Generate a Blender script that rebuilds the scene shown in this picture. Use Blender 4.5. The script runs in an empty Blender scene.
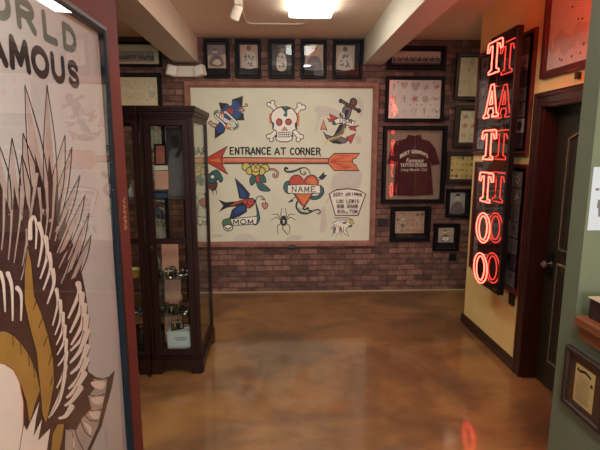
import bpy, bmesh, math, random
from mathutils import Vector, Matrix, geometry

R = math.radians
SC = bpy.context.scene
COL = SC.collection

# ------------------------------------------------------------------ camera
CAM_H = 1.70
FPX = 451.0
PITCH = math.atan(75 / FPX)
YAW = math.atan(18 / math.hypot(FPX, 75))
cam = bpy.data.cameras.new('camera')
cam.sensor_width = 36.0
cam.lens = FPX / 600 * 36.0
cam.clip_start = 0.02
camo = bpy.data.objects.new('camera', cam)
COL.objects.link(camo)
camo.location = (0, 0, CAM_H)
camo.rotation_euler = (R(90) - PITCH, 0, -YAW)
SC.camera = camo

# ------------------------------------------------------------------ world, exposure
SC.view_settings.view_transform = 'Standard'
SC.view_settings.look = 'None'
SC.view_settings.exposure = 0.74
SC.view_settings.gamma = 1.0
SC.view_settings.use_curve_mapping = False
w = bpy.data.worlds.new('world')
SC.world = w
w.use_nodes = True
w.node_tree.nodes['Background'].inputs[0].default_value = (0.55, 0.62, 0.75, 1)
w.node_tree.nodes['Background'].inputs[1].default_value = 0.10
SC.cycles.max_bounces = 8
SC.cycles.transparent_max_bounces = 24
SC.cycles.caustics_reflective = False
SC.cycles.caustics_refractive = False
SC.cycles.sample_clamp_indirect = 4.0

# ------------------------------------------------------------------ large lights
def area(name, loc, rot, sx, sy, col, power):
    l = bpy.data.lights.new(name, 'AREA')
    l.shape = 'RECTANGLE'; l.size = sx; l.size_y = sy
    l.color = col; l.energy = power
    o = bpy.data.objects.new(name, l)
    COL.objects.link(o)
    o.location = loc; o.rotation_euler = rot
    return o

# daylight entering by the shop windows behind the camera
area('daylight_window', (0.2, -3.05, 1.75), (R(90), 0, 0), 2.6, 1.5, (0.80, 0.93, 1.0), 95)
# added unseen fill light overhead, placed to brighten the poster wall
area('added_overhead_fill', (0.45, 0.2, 2.80), (0, 0, 0), 0.35, 1.2, (1.0, 0.98, 0.93), 36)
# the lamps over the side aisle on the left and the back room on the right
area('aisle_lamp', (-2.2, 3.6, 2.85), (0, 0, 0), 0.4, 0.8, (1.0, 0.90, 0.72), 9)
area('back_room_lamp', (2.75, 3.9, 2.85), (0, 0, 0), 0.4, 0.8, (1.0, 0.90, 0.74), 9)
# another red neon sign high over the door, above the picture
pl = bpy.data.lights.new('neon_glow', 'POINT')
pl.color = (1.0, 0.07, 0.02); pl.energy = 18; pl.shadow_soft_size = 0.12
po = bpy.data.objects.new('neon_glow', pl)
COL.objects.link(po)
po.location = (1.45, 2.02, 2.42)


def spot(name, loc, target, power, angle, col, blend=0.6, size=0.03):
    l = bpy.data.lights.new(name, 'SPOT')
    l.energy = power; l.spot_size = R(angle); l.spot_blend = blend; l.color = col
    l.shadow_soft_size = size
    o = bpy.data.objects.new(name, l)
    COL.objects.link(o)
    o.location = loc
    d = Vector(target) - Vector(loc)
    o.rotation_euler = d.to_track_quat('-Z', 'Y').to_euler()
    return o


# ------------------------------------------------------------------ materials
def lin(c):
    out = []
    for v in c:
        v = v / 255
        out.append(v / 12.92 if v <= 0.04045 else ((v + 0.055) / 1.055) ** 2.4)
    return (*out, 1)


MATS = {}


def mat(name, rgb, rough=0.6, metal=0.0, var=0.08, scale=14.0, coat=0.0, bump=0.0, stretch=(1, 1, 1), ior=1.45):
    if name in MATS:
        return MATS[name]
    m = bpy.data.materials.new(name)
    m.use_nodes = True
    nt = m.node_tree
    b = nt.nodes['Principled BSDF']
    b.inputs['Roughness'].default_value = rough
    b.inputs['Metallic'].default_value = metal
    b.inputs['Coat Weight'].default_value = coat
    b.inputs['IOR'].default_value = ior
    c = lin(rgb)
    tc = nt.nodes.new('ShaderNodeTexCoord')
    mp = nt.nodes.new('ShaderNodeMapping')
    mp.inputs['Scale'].default_value = stretch
    nz = nt.nodes.new('ShaderNodeTexNoise')
    nz.inputs['Scale'].default_value = scale
    nz.inputs['Detail'].default_value = 5
    rp = nt.nodes.new('ShaderNodeValToRGB')
    rp.color_ramp.elements[0].position = 0.3
    rp.color_ramp.elements[1].position = 0.7
    rp.color_ramp.elements[0].color = tuple(max(0, v * (1 - var)) for v in c[:3]) + (1,)
    rp.color_ramp.elements[1].color = tuple(min(1, v * (1 + var)) for v in c[:3]) + (1,)
    nt.links.new(tc.outputs['Object'], mp.inputs[0])
    nt.links.new(mp.outputs[0], nz.inputs['Vector'])
    nt.links.new(nz.outputs[0], rp.inputs[0])
    nt.links.new(rp.outputs[0], b.inputs['Base Color'])
    if bump:
        bm = nt.nodes.new('ShaderNodeBump')
        bm.inputs['Strength'].default_value = bump
        bm.inputs['Distance'].default_value = 0.01
        nt.links.new(nz.outputs[0], bm.inputs['Height'])
        nt.links.new(bm.outputs[0], b.inputs['Normal'])
    MATS[name] = m
    return m


def emit(name, rgb, strength):
    if name in MATS:
        return MATS[name]
    m = bpy.data.materials.new(name)
    m.use_nodes = True
    nt = m.node_tree
    nt.nodes.remove(nt.nodes['Principled BSDF'])
    e = nt.nodes.new('ShaderNodeEmission')
    e.inputs[0].default_value = (*rgb, 1)
    e.inputs[1].default_value = strength
    nt.links.new(e.outputs[0], nt.nodes['Material Output'].inputs[0])
    MATS[name] = m
    return m


def glass(name, ior=1.45, tint=(1, 1, 1), rough=0.0):
    """thin pane: clear, with Fresnel mirror reflection"""
    if name in MATS:
        return MATS[name]
    m = bpy.data.materials.new(name)
    m.use_nodes = True
    nt = m.node_tree
    nt.nodes.remove(nt.nodes['Principled BSDF'])
    t = nt.nodes.new('ShaderNodeBsdfTransparent'); t.inputs[0].default_value = (*tint, 1)
    g = nt.nodes.new('ShaderNodeBsdfGlossy'); g.inputs['Roughness'].default_value = rough
    f = nt.nodes.new('ShaderNodeFresnel'); f.inputs[0].default_value = ior
    x = nt.nodes.new('ShaderNodeMixShader')
    geo = nt.nodes.new('ShaderNodeNewGeometry')
    # same reflectance seen from either side of the thin pane
    ma = nt.nodes.new('ShaderNodeMath'); ma.operation = 'MULTIPLY_ADD'
    ma.inputs[1].default_value = 1 / ior - ior; ma.inputs[2].default_value = ior
    nt.links.new(geo.outputs['Backfacing'], ma.inputs[0])
    nt.links.new(ma.outputs[0], f.inputs[0])
    nt.links.new(f.outputs[0], x.inputs[0])
    nt.links.new(t.outputs[0], x.inputs[1])
    nt.links.new(g.outputs[0], x.inputs[2])
    nt.links.new(x.outputs[0], nt.nodes['Material Output'].inputs[0])
    MATS[name] = m
    return m


def brick_material():
    m = bpy.data.materials.new('brick')
    m.use_nodes = True
    nt = m.node_tree
    b = nt.nodes['Principled BSDF']
    b.inputs['Roughness'].default_value = 0.85
    tc = nt.nodes.new('ShaderNodeTexCoord')
    sp = nt.nodes.new('ShaderNodeSeparateXYZ')
    cb = nt.nodes.new('ShaderNodeCombineXYZ')
    nt.links.new(tc.outputs['Object'], sp.inputs[0])
    nt.links.new(sp.outputs['X'], cb.inputs['X'])
    nt.links.new(sp.outputs['Z'], cb.inputs['Y'])
    wob = nt.nodes.new('ShaderNodeTexNoise'); wob.inputs['Scale'].default_value = 5; wob.inputs['Detail'].default_value = 3
    nt.links.new(tc.outputs['Object'], wob.inputs['Vector'])
    add = nt.nodes.new('ShaderNodeVectorMath'); add.operation = 'MULTIPLY_ADD'
    add.inputs[1].default_value = (0.018, 0.014, 0)
    nt.links.new(wob.outputs['Color'], add.inputs[0])
    nt.links.new(cb.outputs[0], add.inputs[2])
    br = nt.nodes.new('ShaderNodeTexBrick')
    br.inputs['Scale'].default_value = 1.0
    br.inputs['Brick Width'].default_value = 0.215
    br.inputs['Row Height'].default_value = 0.068
    br.inputs['Mortar Size'].default_value = 0.006
    br.inputs['Mortar Smooth'].default_value = 0.3
    br.inputs['Bias'].default_value = -0.1
    br.inputs['Color1'].default_value = lin((92, 66, 57))
    br.inputs['Color2'].default_value = lin((142, 104, 88))
    br.inputs['Mortar'].default_value = lin((78, 66, 60))
    nt.links.new(add.outputs[0], br.inputs['Vector'])
    n2 = nt.nodes.new('ShaderNodeTexNoise'); n2.inputs['Scale'].default_value = 9; n2.inputs['Detail'].default_value = 8
    n2.inputs['Roughness'].default_value = 0.7
    nt.links.new(cb.outputs[0], n2.inputs['Vector'])
    rp = nt.nodes.new('ShaderNodeValToRGB')
    rp.color_ramp.elements[0].position = 0.32; rp.color_ramp.elements[0].color = (0.45, 0.42, 0.42, 1)
    rp.color_ramp.elements[1].position = 0.68; rp.color_ramp.elements[1].color = (1.35, 1.3, 1.3, 1)
    nt.links.new(n2.outputs[0], rp.inputs[0])
    mx = nt.nodes.new('ShaderNodeMix'); mx.data_type = 'RGBA'; mx.blend_type = 'MULTIPLY'
    mx.inputs[0].default_value = 1.0
    nt.links.new(br.outputs['Color'], mx.inputs[6]); nt.links.new(rp.outputs[0], mx.inputs[7])
    nt.links.new(mx.outputs[2], b.inputs['Base Color'])
    inv = nt.nodes.new('ShaderNodeMath'); inv.operation = 'MULTIPLY_ADD'
    inv.inputs[1].default_value = -1.0
    nt.links.new(br.outputs['Fac'], inv.inputs[0])
    sc = nt.nodes.new('ShaderNodeMath'); sc.operation = 'MULTIPLY'; sc.inputs[1].default_value = 0.6
    nt.links.new(n2.outputs[0], sc.inputs[0]); nt.links.new(sc.outputs[0], inv.inputs[2])
    bm = nt.nodes.new('ShaderNodeBump'); bm.inputs['Strength'].default_value = 0.9; bm.inputs['Distance'].default_value = 0.012
    nt.links.new(inv.outputs[0], bm.inputs['Height'])
    nt.links.new(bm.outputs[0], b.inputs['Normal'])
    return m


def floor_material():
    m = bpy.data.materials.new('stained_concrete')
    m.use_nodes = True
    nt = m.node_tree
    b = nt.nodes['Principled BSDF']
    tc = nt.nodes.new('ShaderNodeTexCoord')
    mp = nt.nodes.new('ShaderNodeMapping'); mp.inputs['Scale'].default_value = (0.75, 1.0, 1)
    nt.links.new(tc.outputs['Object'], mp.inputs[0])
    n1 = nt.nodes.new('ShaderNodeTexNoise'); n1.inputs['Scale'].default_value = 1.5; n1.inputs['Detail'].default_value = 7
    n1.inputs['Roughness'].default_value = 0.58; n1.inputs['Distortion'].default_value = 0.9
    n2 = nt.nodes.new('ShaderNodeTexNoise'); n2.inputs['Scale'].default_value = 5.5; n2.inputs['Detail'].default_value = 6
    n2.inputs['Distortion'].default_value = 1.2
    for n in (n1, n2):
        nt.links.new(mp.outputs[0], n.inputs['Vector'])
    r1 = nt.nodes.new('ShaderNodeValToRGB')
    e = r1.color_ramp.elements
    e[0].position = 0.30; e[0].color = lin((94, 70, 46))
    e[1].position = 0.72; e[1].color = lin((152, 116, 68))
    k = e.new(0.44); k.color = lin((116, 84, 50))
    k = e.new(0.56); k.color = lin((138, 100, 57))
    nt.links.new(n1.outputs[0], r1.inputs[0])
    r2 = nt.nodes.new('ShaderNodeValToRGB')
    r2.color_ramp.elements[0].position = 0.33; r2.color_ramp.elements[0].color = (0.84, 0.83, 0.84, 1)
    r2.color_ramp.elements[1].position = 0.66; r2.color_ramp.elements[1].color = (1.08, 1.07, 1.05, 1)
    nt.links.new(n2.outputs[0], r2.inputs[0])
    mx = nt.nodes.new('ShaderNodeMix'); mx.data_type = 'RGBA'; mx.blend_type = 'MULTIPLY'; mx.inputs[0].default_value = 1
    nt.links.new(r1.outputs[0], mx.inputs[6]); nt.links.new(r2.outputs[0], mx.inputs[7])
    nt.links.new(mx.outputs[2], b.inputs['Base Color'])
    b.inputs['Roughness'].default_value = 0.42
    b.inputs['Coat Weight'].default_value = 1.0
    b.inputs['Coat Roughness'].default_value = 0.055
    n3 = nt.nodes.new('ShaderNodeTexNoise'); n3.inputs['Scale'].default_value = 42; n3.inputs['Detail'].default_value = 3
    nt.links.new(tc.outputs['Object'], n3.inputs['Vector'])
    bm = nt.nodes.new('ShaderNodeBump'); bm.inputs['Strength'].default_value = 0.10; bm.inputs['Distance'].default_value = 0.004
    nt.links.new(n3.outputs[0], bm.inputs['Height'])
    nt.links.new(bm.outputs[0], b.inputs['Coat Normal'])
    return m


BRICK = brick_material()
FLOOR = floor_material()
CEIL = mat('ceiling_plaster', (234, 207, 182), 0.9, var=0.03, scale=3)
BEAM = mat('beam_plaster', (214, 204, 186), 0.85, var=0.03, scale=4)
YELLOW = mat('yellow_wall_paint', (232, 206, 138), 0.7, var=0.04, scale=5)
GREEN = mat('green_wall_paint', (98, 104, 82), 0.6, var=0.05, scale=6)
PLASTER = mat('plain_wall_paint', (170, 160, 140), 0.8, var=0.04, scale=4)
REDPAINT = mat('red_wall_paint', (96, 37, 33), 0.7, var=0.06, scale=5)
DARKWOOD = mat('dark_red_wood', (50, 24, 19), 0.32, var=0.3, scale=6, stretch=(9, 9, 0.9), coat=0.25)
CABWOOD = mat('cabinet_wood', (38, 19, 15), 0.45, var=0.35, scale=6, stretch=(9, 9, 0.9), coat=0.05, ior=1.25)
LEDGEWOOD = mat('ledge_wood', (118, 66, 42), 0.35, var=0.3, scale=5, stretch=(8, 0.8, 8), coat=0.3)
MURALWOOD = mat('mural_frame_wood', (134, 90, 74), 0.6, var=0.25, scale=5, stretch=(3, 3, 3))
BLACKWOOD = mat('black_frame_wood', (17, 14, 16), 0.5, var=0.2, scale=8, ior=1.22)
BROWNFRAME = mat('brown_frame_wood', (44, 26, 21), 0.5, var=0.25, scale=8)
DOORGREEN = mat('door_green_paint', (38, 36, 25), 0.4, var=0.08, scale=5)
GILT = mat('worn_door_edge', (112, 104, 82), 0.45, var=0.35, scale=30)
PANE = glass('clear_pane', 1.42)
REDPANE = glass('flat_pane', 1.62)
CABPANE = glass('cabinet_pane', 1.5, (0.92, 0.94, 0.92))
POSTERPANE = glass('poster_pane', 1.5)
METAL = mat('chrome_metal', (190, 190, 190), 0.2, 1.0, var=0.05)
DARKMETAL = mat('dark_metal', (58, 56, 56), 0.35, 0.9, var=0.15)
BRASS = mat('brass_metal', (168, 130, 70), 0.3, 1.0, var=0.1)
WHITEPLASTIC = mat('white_plastic', (214, 206, 192), 0.45, var=0.03)
BLACKPLASTIC = mat('black_plastic', (22, 20, 20), 0.4, var=0.1)
LENS = mat('lamp_lens', (226, 222, 210), 0.2, var=0.05)
CREAM = mat('mural_cream_paint', (206, 206, 182), 0.6, var=0.045, scale=3)
PAPER = mat('white_paper', (228, 222, 210), 0.7, var=0.03)
OLDPAPER = mat('aged_paper', (216, 204, 168), 0.7, var=0.06)
YELPAPER = mat('yellow_paper', (206, 182, 116), 0.7, var=0.07)
SEPIA = mat('sepia_paper', (178, 154, 130), 0.65, var=0.08)
GREYPAPER = mat('grey_photo_paper', (158, 152, 148), 0.65, var=0.1)
BLACKMAT = mat('black_mat_board', (22, 22, 30), 0.6, var=0.1, ior=1.25)
BROWNMAT = mat('brown_mat_board', (66, 40, 30), 0.6, var=0.1)
TANMAT = mat('tan_mat_board', (150, 128, 108), 0.65, var=0.05)
INK = mat('black_ink', (22, 18, 18), 0.55, var=0.1)
INKGREY = mat('grey_ink', (104, 98, 96), 0.6, var=0.15)
INKSOFT = mat('pale_grey_ink', (186, 180, 166), 0.6, var=0.06)
INKRED = mat('red_ink', (178, 60, 40), 0.5, var=0.15)
INKORANGE = mat('orange_ink', (206, 112, 58), 0.5, var=0.15)
INKBLUE = mat('blue_ink', (30, 62, 122), 0.5, var=0.2)
INKNAVY = mat('navy_ink', (22, 36, 66), 0.5, var=0.25)
INKTEAL = mat('teal_ink', (44, 92, 88), 0.5, var=0.2)
INKGREEN = mat('green_ink', (78, 116, 82), 0.5, var=0.2)
INKYEL = mat('yellow_ink', (196, 182, 88), 0.5, var=0.12)
INKBROWN = mat('brown_ink', (92, 56, 40), 0.5, var=0.2)
INKPINK = mat('pink_ink', (204, 132, 112), 0.5, var=0.12)
INKWHITE = mat('white_ink', (226, 222, 206), 0.5, var=0.04)
STAIN = mat('faded_patch', (194, 188, 174), 0.6, var=0.04)
SHIRTRED = mat('maroon_cloth', (74, 22, 24), 0.85, var=0.12, scale=30)
PINKSHEET = mat('pink_sheet_paper', (200, 146, 122), 0.6, var=0.08)


# ------------------------------------------------------------------ mesh builder
class MB:
    def __init__(self):
        self.v = []; self.f = []; self.m = []; self.s = []; self.mats = []

    def mi(self, material):
        if material not in self.mats:
            self.mats.append(material)
        return self.mats.index(material)

    def add(self, verts, faces, material, smooth=False):
        b = len(self.v); k = self.mi(material)
        self.v += [tuple(p) for p in verts]
        for f in faces:
            self.f.append(tuple(i + b for i in f)); self.m.append(k); self.s.append(smooth)
        return self

    def box(self, x0, x1, y0, y1, z0, z1, material, M=None):
        vs = [Vector((x, y, z)) for z in (z0, z1) for y in (y0, y1) for x in (x0, x1)]
        if M is not None:
            vs = [M @ p for p in vs]
        return self.add(vs, [(0, 2, 3, 1), (4, 5, 7, 6), (0, 1, 5, 4), (2, 6, 7, 3), (0, 4, 6, 2), (1, 3, 7, 5)], material)

    def rbox(self, x0, x1, y0, y1, z0, z1, r, material, M=None, seg=2):
        bm = bmesh.new()
        bmesh.ops.create_cube(bm, size=1)
        bmesh.ops.scale(bm, vec=(x1 - x0, y1 - y0, z1 - z0), verts=bm.verts)
        bmesh.ops.translate(bm, vec=((x0 + x1) / 2, (y0 + y1) / 2, (z0 + z1) / 2), verts=bm.verts)
        bmesh.ops.bevel(bm, geom=bm.edges[:], offset=r, segments=seg, profile=0.5, affect='EDGES')
        if M is not None:
            bm.transform(M)
        bm.verts.index_update()
        self.add([v.co.copy() for v in bm.verts], [tuple(v.index for v in f.verts) for f in bm.faces], material)
        bm.free()
        return self

    def lathe(self, prof, material, M=None, n=24, smooth=True):
        """profile of (radius, height), axis local z"""
        vs = []
        for r, h in prof:
            for i in range(n):
                a = 2 * math.pi * i / n
                p = Vector((r * math.cos(a), r * math.sin(a), h))
                vs.append(M @ p if M is not None else p)
        fs = []
        for j in range(len(prof) - 1):
            for i in range(n):
                k = (i + 1) % n
                fs.append((j * n + i, j * n + k, (j + 1) * n + k, (j + 1) * n + i))
        self.add(vs, fs, material, smooth)
        b = len(self.v) - len(vs)
        self.f.append(tuple(b + i for i in reversed(range(n)))); self.m.append(self.mi(material)); self.s.append(False)
        self.f.append(tuple(b + (len(prof) - 1) * n + i for i in range(n))); self.m.append(self.mi(material)); self.s.append(False)
        return self

    def tube(self, pts, r, material, n=8, closed=False):
        pts = [Vector(p) for p in pts]
        N = len(pts); vs = []; fs = []
        ref = None
        for i, p in enumerate(pts):
            a = pts[i - 1] if (i > 0 or closed) else p
            c = pts[(i + 1) % N] if (i < N - 1 or closed) else p
            t = (c - a).normalized()
            if ref is None:
                ref = Vector((0, 0, 1)) if abs(t.z) < 0.9 else Vector((1, 0, 0))
            u = (ref - t * ref.dot(t))
            if u.length < 1e-5:
                u = t.orthogonal()
            u.normalize(); ref = u
            q = t.cross(u)
            for k in range(n):
                an = 2 * math.pi * k / n
                vs.append(p + (u * math.cos(an) + q * math.sin(an)) * r)
        for i in range(N if closed else N - 1):
            j = (i + 1) % N
            for k in range(n):
                l = (k + 1) % n
                fs.append((i * n + k, j * n + k, j * n + l, i * n + l))
        if not closed:
            fs.append(tuple(reversed(range(n)))); fs.append(tuple((N - 1) * n + k for k in range(n)))
        return self.add(vs, fs, material, True)

    def ring(self, x0, y0, x1, y1, prof, material, z=0.0):
        """mitred frame moulding in the local xy plane; prof = closed list of (inset, height)"""
        n = len(prof); vs = []
        for ins, h in prof:
            vs += [(x0 + ins, y0 + ins, z + h), (x1 - ins, y0 + ins, z + h), (x1 - ins, y1 - ins, z + h), (x0 + ins, y1 - ins, z + h)]
        fs = []
        for i in range(n):
            j = (i + 1) % n
            for k in range(4):
                l = (k + 1) % 4
                fs.append((i * 4 + k, i * 4 + l, j * 4 + l, j * 4 + k))
        return self.add(vs, fs, material)

    def prism(self, poly, z0, z1, material, M=None):
        """2D polygon extruded from z0 to z1"""
        tri = geometry.tessellate_polygon([[Vector((x, y, 0)) for x, y in poly]])
        n = len(poly)
        vs = [Vector((x, y, z0)) for x, y in poly] + [Vector((x, y, z1)) for x, y in poly]
        if M is not None:
            vs = [M @ p for p in vs]
        fs = [tuple(t) for t in tri] + [tuple(i + n for i in t) for t in tri]
        fs += [(i, (i + 1) % n, (i + 1) % n + n, i + n) for i in range(n)]
        return self.add(vs, fs, material)

    def build(self, name, parent=None, loc=None, rot=None):
        me = bpy.data.meshes.new(name)
        me.from_pydata(self.v, [], self.f)
        for m in self.mats:
            me.materials.append(m)
        me.polygons.foreach_set('material_index', self.m)
        me.polygons.foreach_set('use_smooth', self.s)
        bm = bmesh.new(); bm.from_mesh(me)
        bmesh.ops.recalc_face_normals(bm, faces=bm.faces)
        bm.to_mesh(me); bm.free()
        me.update()
        o = bpy.data.objects.new(name, me)
        COL.objects.link(o)
        if parent is not None:
            o.parent = parent
        if loc is not None:
            o.location = loc
        if rot is not None:
            o.rotation_euler = rot
        return o


def tag(o, label, cat, group=None):
    o['label'] = label; o['category'] = cat
    if group:
        o['group'] = group
    return o


def thing(name, label, cat, loc=(0, 0, 0), rot=(0, 0, 0), group=None):
    o = bpy.data.objects.new(name, None)
    o.empty_display_size = 0.05
    COL.objects.link(o)
    o.location = loc; o.rotation_euler = rot
    return tag(o, label, cat, group)


def struct(name, mb, parent=None):
    o = mb.build(name, parent)
    if parent is None:
        o['kind'] = 'structure'
    return o


def copy_tree(o, parent=None):
    c = o.copy(); COL.objects.link(c)
    if parent is not None:
        c.parent = parent
    for ch in list(o.children):
        copy_tree(ch, c)
    return c


BACK = (R(90), 0, 0)            # local x right, y up, z out of the wall, for a wall facing -Y
RIGHT = (R(90), 0, R(-90))      # same for the wall facing -X
LEFT = (R(90), 0, R(90))        # same for the wall facing +X

# tracing of flat artwork: a pixel of the photograph to a point of the real plane that carries it
cp, sp_, cy, sy = math.cos(PITCH), math.sin(PITCH), math.cos(YAW), math.sin(YAW)
FWD = Vector((sy * cp, cy * cp, -sp_)); RGT = Vector((cy, -sy, 0)); UPV = RGT.cross(FWD)
EYE = Vector((0, 0, CAM_H))


def on_back(px, py, Y):
    d = FWD + RGT * ((px - 300) / FPX) + UPV * ((225 - py) / FPX)
    p = EYE + d * (Y / d.y)
    return p.x, p.z


def on_left(px, py, X):
    d = FWD + RGT * ((px - 300) / FPX) + UPV * ((225 - py) / FPX)
    p = EYE + d * (X / d.x)
    return p.y, p.z


# ------------------------------------------------------------------ flat art
def smooth_pts(pts, closed=True, k=5):
    P = [Vector(p).to_2d() if len(p) > 2 else Vector(p) for p in pts]
    n = len(P); out = []
    rng = range(n) if closed else range(n - 1)
    for i in rng:
        p0 = P[(i - 1) % n] if closed or i > 0 else P[i]
        p1 = P[i]; p2 = P[(i + 1) % n]
        p3 = P[(i + 2) % n] if closed or i + 2 < n else P[(i + 1) % n]
        for s in range(k):
            t = s / k
            out.append(0.5 * ((2 * p1) + (p2 - p0) * t + (2 * p0 - 5 * p1 + 4 * p2 - p3) * t * t + (3 * p1 - p0 - 3 * p2 + p3) * t ** 3))
    if not closed:
        out.append(P[-1])
    return [(p.x, p.y) for p in out]


def text_mesh(body, bold=0.0, space=1.0):
    cu = bpy.data.curves.new('lettering', 'FONT')
    cu.body = body; cu.size = 1.0; cu.offset = bold; cu.space_character = space
    cu.resolution_u = 3
    o = bpy.data.objects.new('lettering', cu)
    COL.objects.link(o)
    dg = bpy.context.evaluated_depsgraph_get()
    dg.update()
    me = bpy.data.meshes.new_from_object(o.evaluated_get(dg))
    vs = [(v.co.x, v.co.y) for v in me.vertices]
    fs = [tuple(p.vertices) for p in me.polygons]
    bpy.data.objects.remove(o); bpy.data.curves.remove(cu); bpy.data.meshes.remove(me)
    return vs, fs


class Art:
    """painted shapes lying in layers on a flat board; self.map turns drawing units into board metres"""
    def __init__(self, fmap=None, z=0.0, step=0.00012):
        self.mb = MB(); self.z = z; self.step = step
        self.fmap = fmap or (lambda x, y: (x, y))
        self.ox = self.oy = 0.0; self.k = 1.0

    def crop(self, ox, oy, k):
        self.ox, self.oy, self.k = ox, oy, k
        return self

    def P(self, p):
        return self.fmap(self.ox + p[0] / self.k, self.oy + p[1] / self.k)

    def _next(self):
        self.z += self.step
        return self.z

    def poly(self, pts, m, smooth=False, k=5, line=None, lw=0):
        if smooth:
            pts = smooth_pts(pts, True, k)
        q = [Vector((*self.P(p), 0)) for p in pts]
        tri = geometry.tessellate_polygon([q])
        z = self._next()
        self.mb.add([(v.x, v.y, z) for v in q], [tuple(t) for t in tri], m)
        if line:
            self.stroke(pts, lw, line, closed=True)
        return self

    def stroke(self, pts, wd, m, closed=False, smooth=False, w1=None, k=5):
        if smooth:
            pts = smooth_pts(pts, closed, k)
        P = [Vector(p) for p in pts]
        n = len(P)
        if n < 2:
            return self
        w1 = wd if w1 is None else w1
        L = []; Rr = []
        for i, p in enumerate(P):
            a = P[i - 1] if (i > 0 or closed) else p
            c = P[(i + 1) % n] if (i < n - 1 or closed) else p
            t = (c - a)
            if t.length < 1e-9:
                t = Vector((1, 0))
            t.normalize()
            nn = Vector((-t.y, t.x))
            ww = (wd + (w1 - wd) * i / max(1, n - 1)) / 2
            L.append(p + nn * ww); Rr.append(p - nn * ww)
        z = self._next()
        vs = [(*self.P(p), z) for p in L] + [(*self.P(p), z) for p in Rr]
        fs = [(i, (i + 1) % n, (i + 1) % n + n, i + n) for i in range(n if closed else n - 1)]
        self.mb.add(vs, fs, m)
        return self

    def ell(self, cx, cy_, rx, ry, m, line=None, lw=0, n=20, rot=0.0):
        ca, sa = math.cos(rot), math.sin(rot)
        pts = []
        for i in range(n):
            a = 2 * math.pi * i / n
            x, y = rx * math.cos(a), ry * math.sin(a)
            pts.append((cx + x * ca - y * sa, cy_ + x * sa + y * ca))
        return self.poly(pts, m, line=line, lw=lw)

    def text(self, body, x0, y0, x1, y1, m, bold=0.03, arch=0.0, space=1.0, skew=0.0):
        """fit lettering in the box; y grows towards the top edge y1 of the letters in board sense"""
        vs, fs = text_mesh(body, bold, space)
        ax = min(v[0] for v in vs); bx = max(v[0] for v in vs)
        ay = min(v[1] for v in vs); by = max(v[1] for v in vs)
        z = self._next()
        out = []
        for x, y in vs:
            u = (x - ax) / (bx - ax); t = (y - ay) / (by - ay)
            X = x0 + (x1 - x0) * u + skew * t * (x1 - x0)
            Y = y0 + (y1 - y0) * t + arch * (1 - (2 * u - 1) ** 2)
            out.append((*self.P((X, Y)), z))
        self.mb.add(out, fs, m)
        return self

    def brush(self, body, x0, y0, x1, y1, wd, m, gap=0.25, heavy=False, arch=0.0):
        """sign painter's capitals drawn with single strokes"""
        n = len(body); cw = (x1 - x0) / (n + gap * (n - 1))
        for i, ch in enumerate(body):
            ox = x0 + i * cw * (1 + gap)
            for st in (BLOCK if heavy else BRUSH)[ch]:
                pts = [(ox + u * cw, y0 + v * (y1 - y0) + arch * (1 - (2 * (ox + u * cw - x0) / (x1 - x0) - 1) ** 2)) for u, v in st]
                self.stroke(pts, wd, m)
                if heavy:
                    for p in (pts[0], pts[-1]):
                        self.ell(p[0], p[1], wd / 2, wd / 2, m, n=10)
        return self

    def build(self, name, parent):
        return self.mb.build(name, parent)


ARC = lambda cx, cy_, rx, ry, a0, a1, n=10: [(cx + rx * math.cos(R(a0 + (a1 - a0) * i / n)), cy_ + ry * math.sin(R(a0 + (a1 - a0) * i / n))) for i in range(n + 1)]
BLOCK = {
    'W': [[(-.05, 1), (.22, 0)], [(.22, 0), (.5, 1)], [(.5, 1), (.78, 0)], [(.78, 0), (1.05, 1)]],
    'O': [ARC(.5, .5, .52, .5, 0, 360, 24)],
    'R': [[(.05, 0), (.05, 1)], [(.05, 1), (.5, 1)] + ARC(.5, .76, .36, .24, 90, -90) + [(.05, .52)], [(.5, .5), (.92, 0)]],
    'L': [[(.12, 1), (.12, 0)], [(.12, 0), (.85, 0)]],
    'D': [[(.05, 0), (.05, 1)], [(.05, 1), (.35, 1)] + ARC(.4, .5, .52, .5, 90, -90, 14) + [(.05, 0)]],
    'B': [[(.1, 0), (.1, 1)], [(.1, 1), (.5, 1)] + ARC(.5, .76, .33, .24, 90, -90) + [(.1, .52)], [(.5, .52)] + ARC(.52, .26, .38, .26, 90, -90) + [(.1, 0)]],
    'G': [ARC(.55, .5, .5, .5, 50, 330, 14) + [(1.0, .45), (.6, .45)]],
    'H': [[(.08, 0), (.08, 1)], [(.92, 0), (.92, 1)], [(.08, .5), (.92, .5)]],
    'I': [[(.5, 0), (.5, 1)]],
    'N': [[(.08, 0), (.08, 1)], [(.08, 1), (.92, 0)], [(.92, 0), (.92, 1)]],
    'E': [[(.12, 0), (.12, 1)], [(.12, 1), (.88, 1)], [(.12, .52), (.75, .52)], [(.12, 0), (.9, 0)]],
    'T': [[(.5, 0), (.5, 1)], [(0, 1), (1, 1)]],
    'C': [ARC(.55, .5, .5, .5, 50, 310, 14)],
    'F': [[(.1, 0), (.1, 1)], [(.1, 1), (.85, 1)], [(.1, .52), (.72, .52)]],
    'A': [[(-.02, 0), (.5, 1)], [(.5, 1), (1.02, 0)], [(.2, .3), (.8, .3)]],
    'M': [[(-.02, 0), (.08, 1)], [(.08, 1), (.5, .2)], [(.5, .2), (.92, 1)], [(.92, 1), (1.02, 0)]],
    'U': [[(.05, 1), (.05, .42)] + ARC(.5, .42, .45, .42, 180, 360, 12) + [(.95, 1)]],
    'S': [ARC(.5, .75, .38, .25, 20, 270, 12) + ARC(.5, .25, .40, .25, 90, -160, 12)],
}
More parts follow.
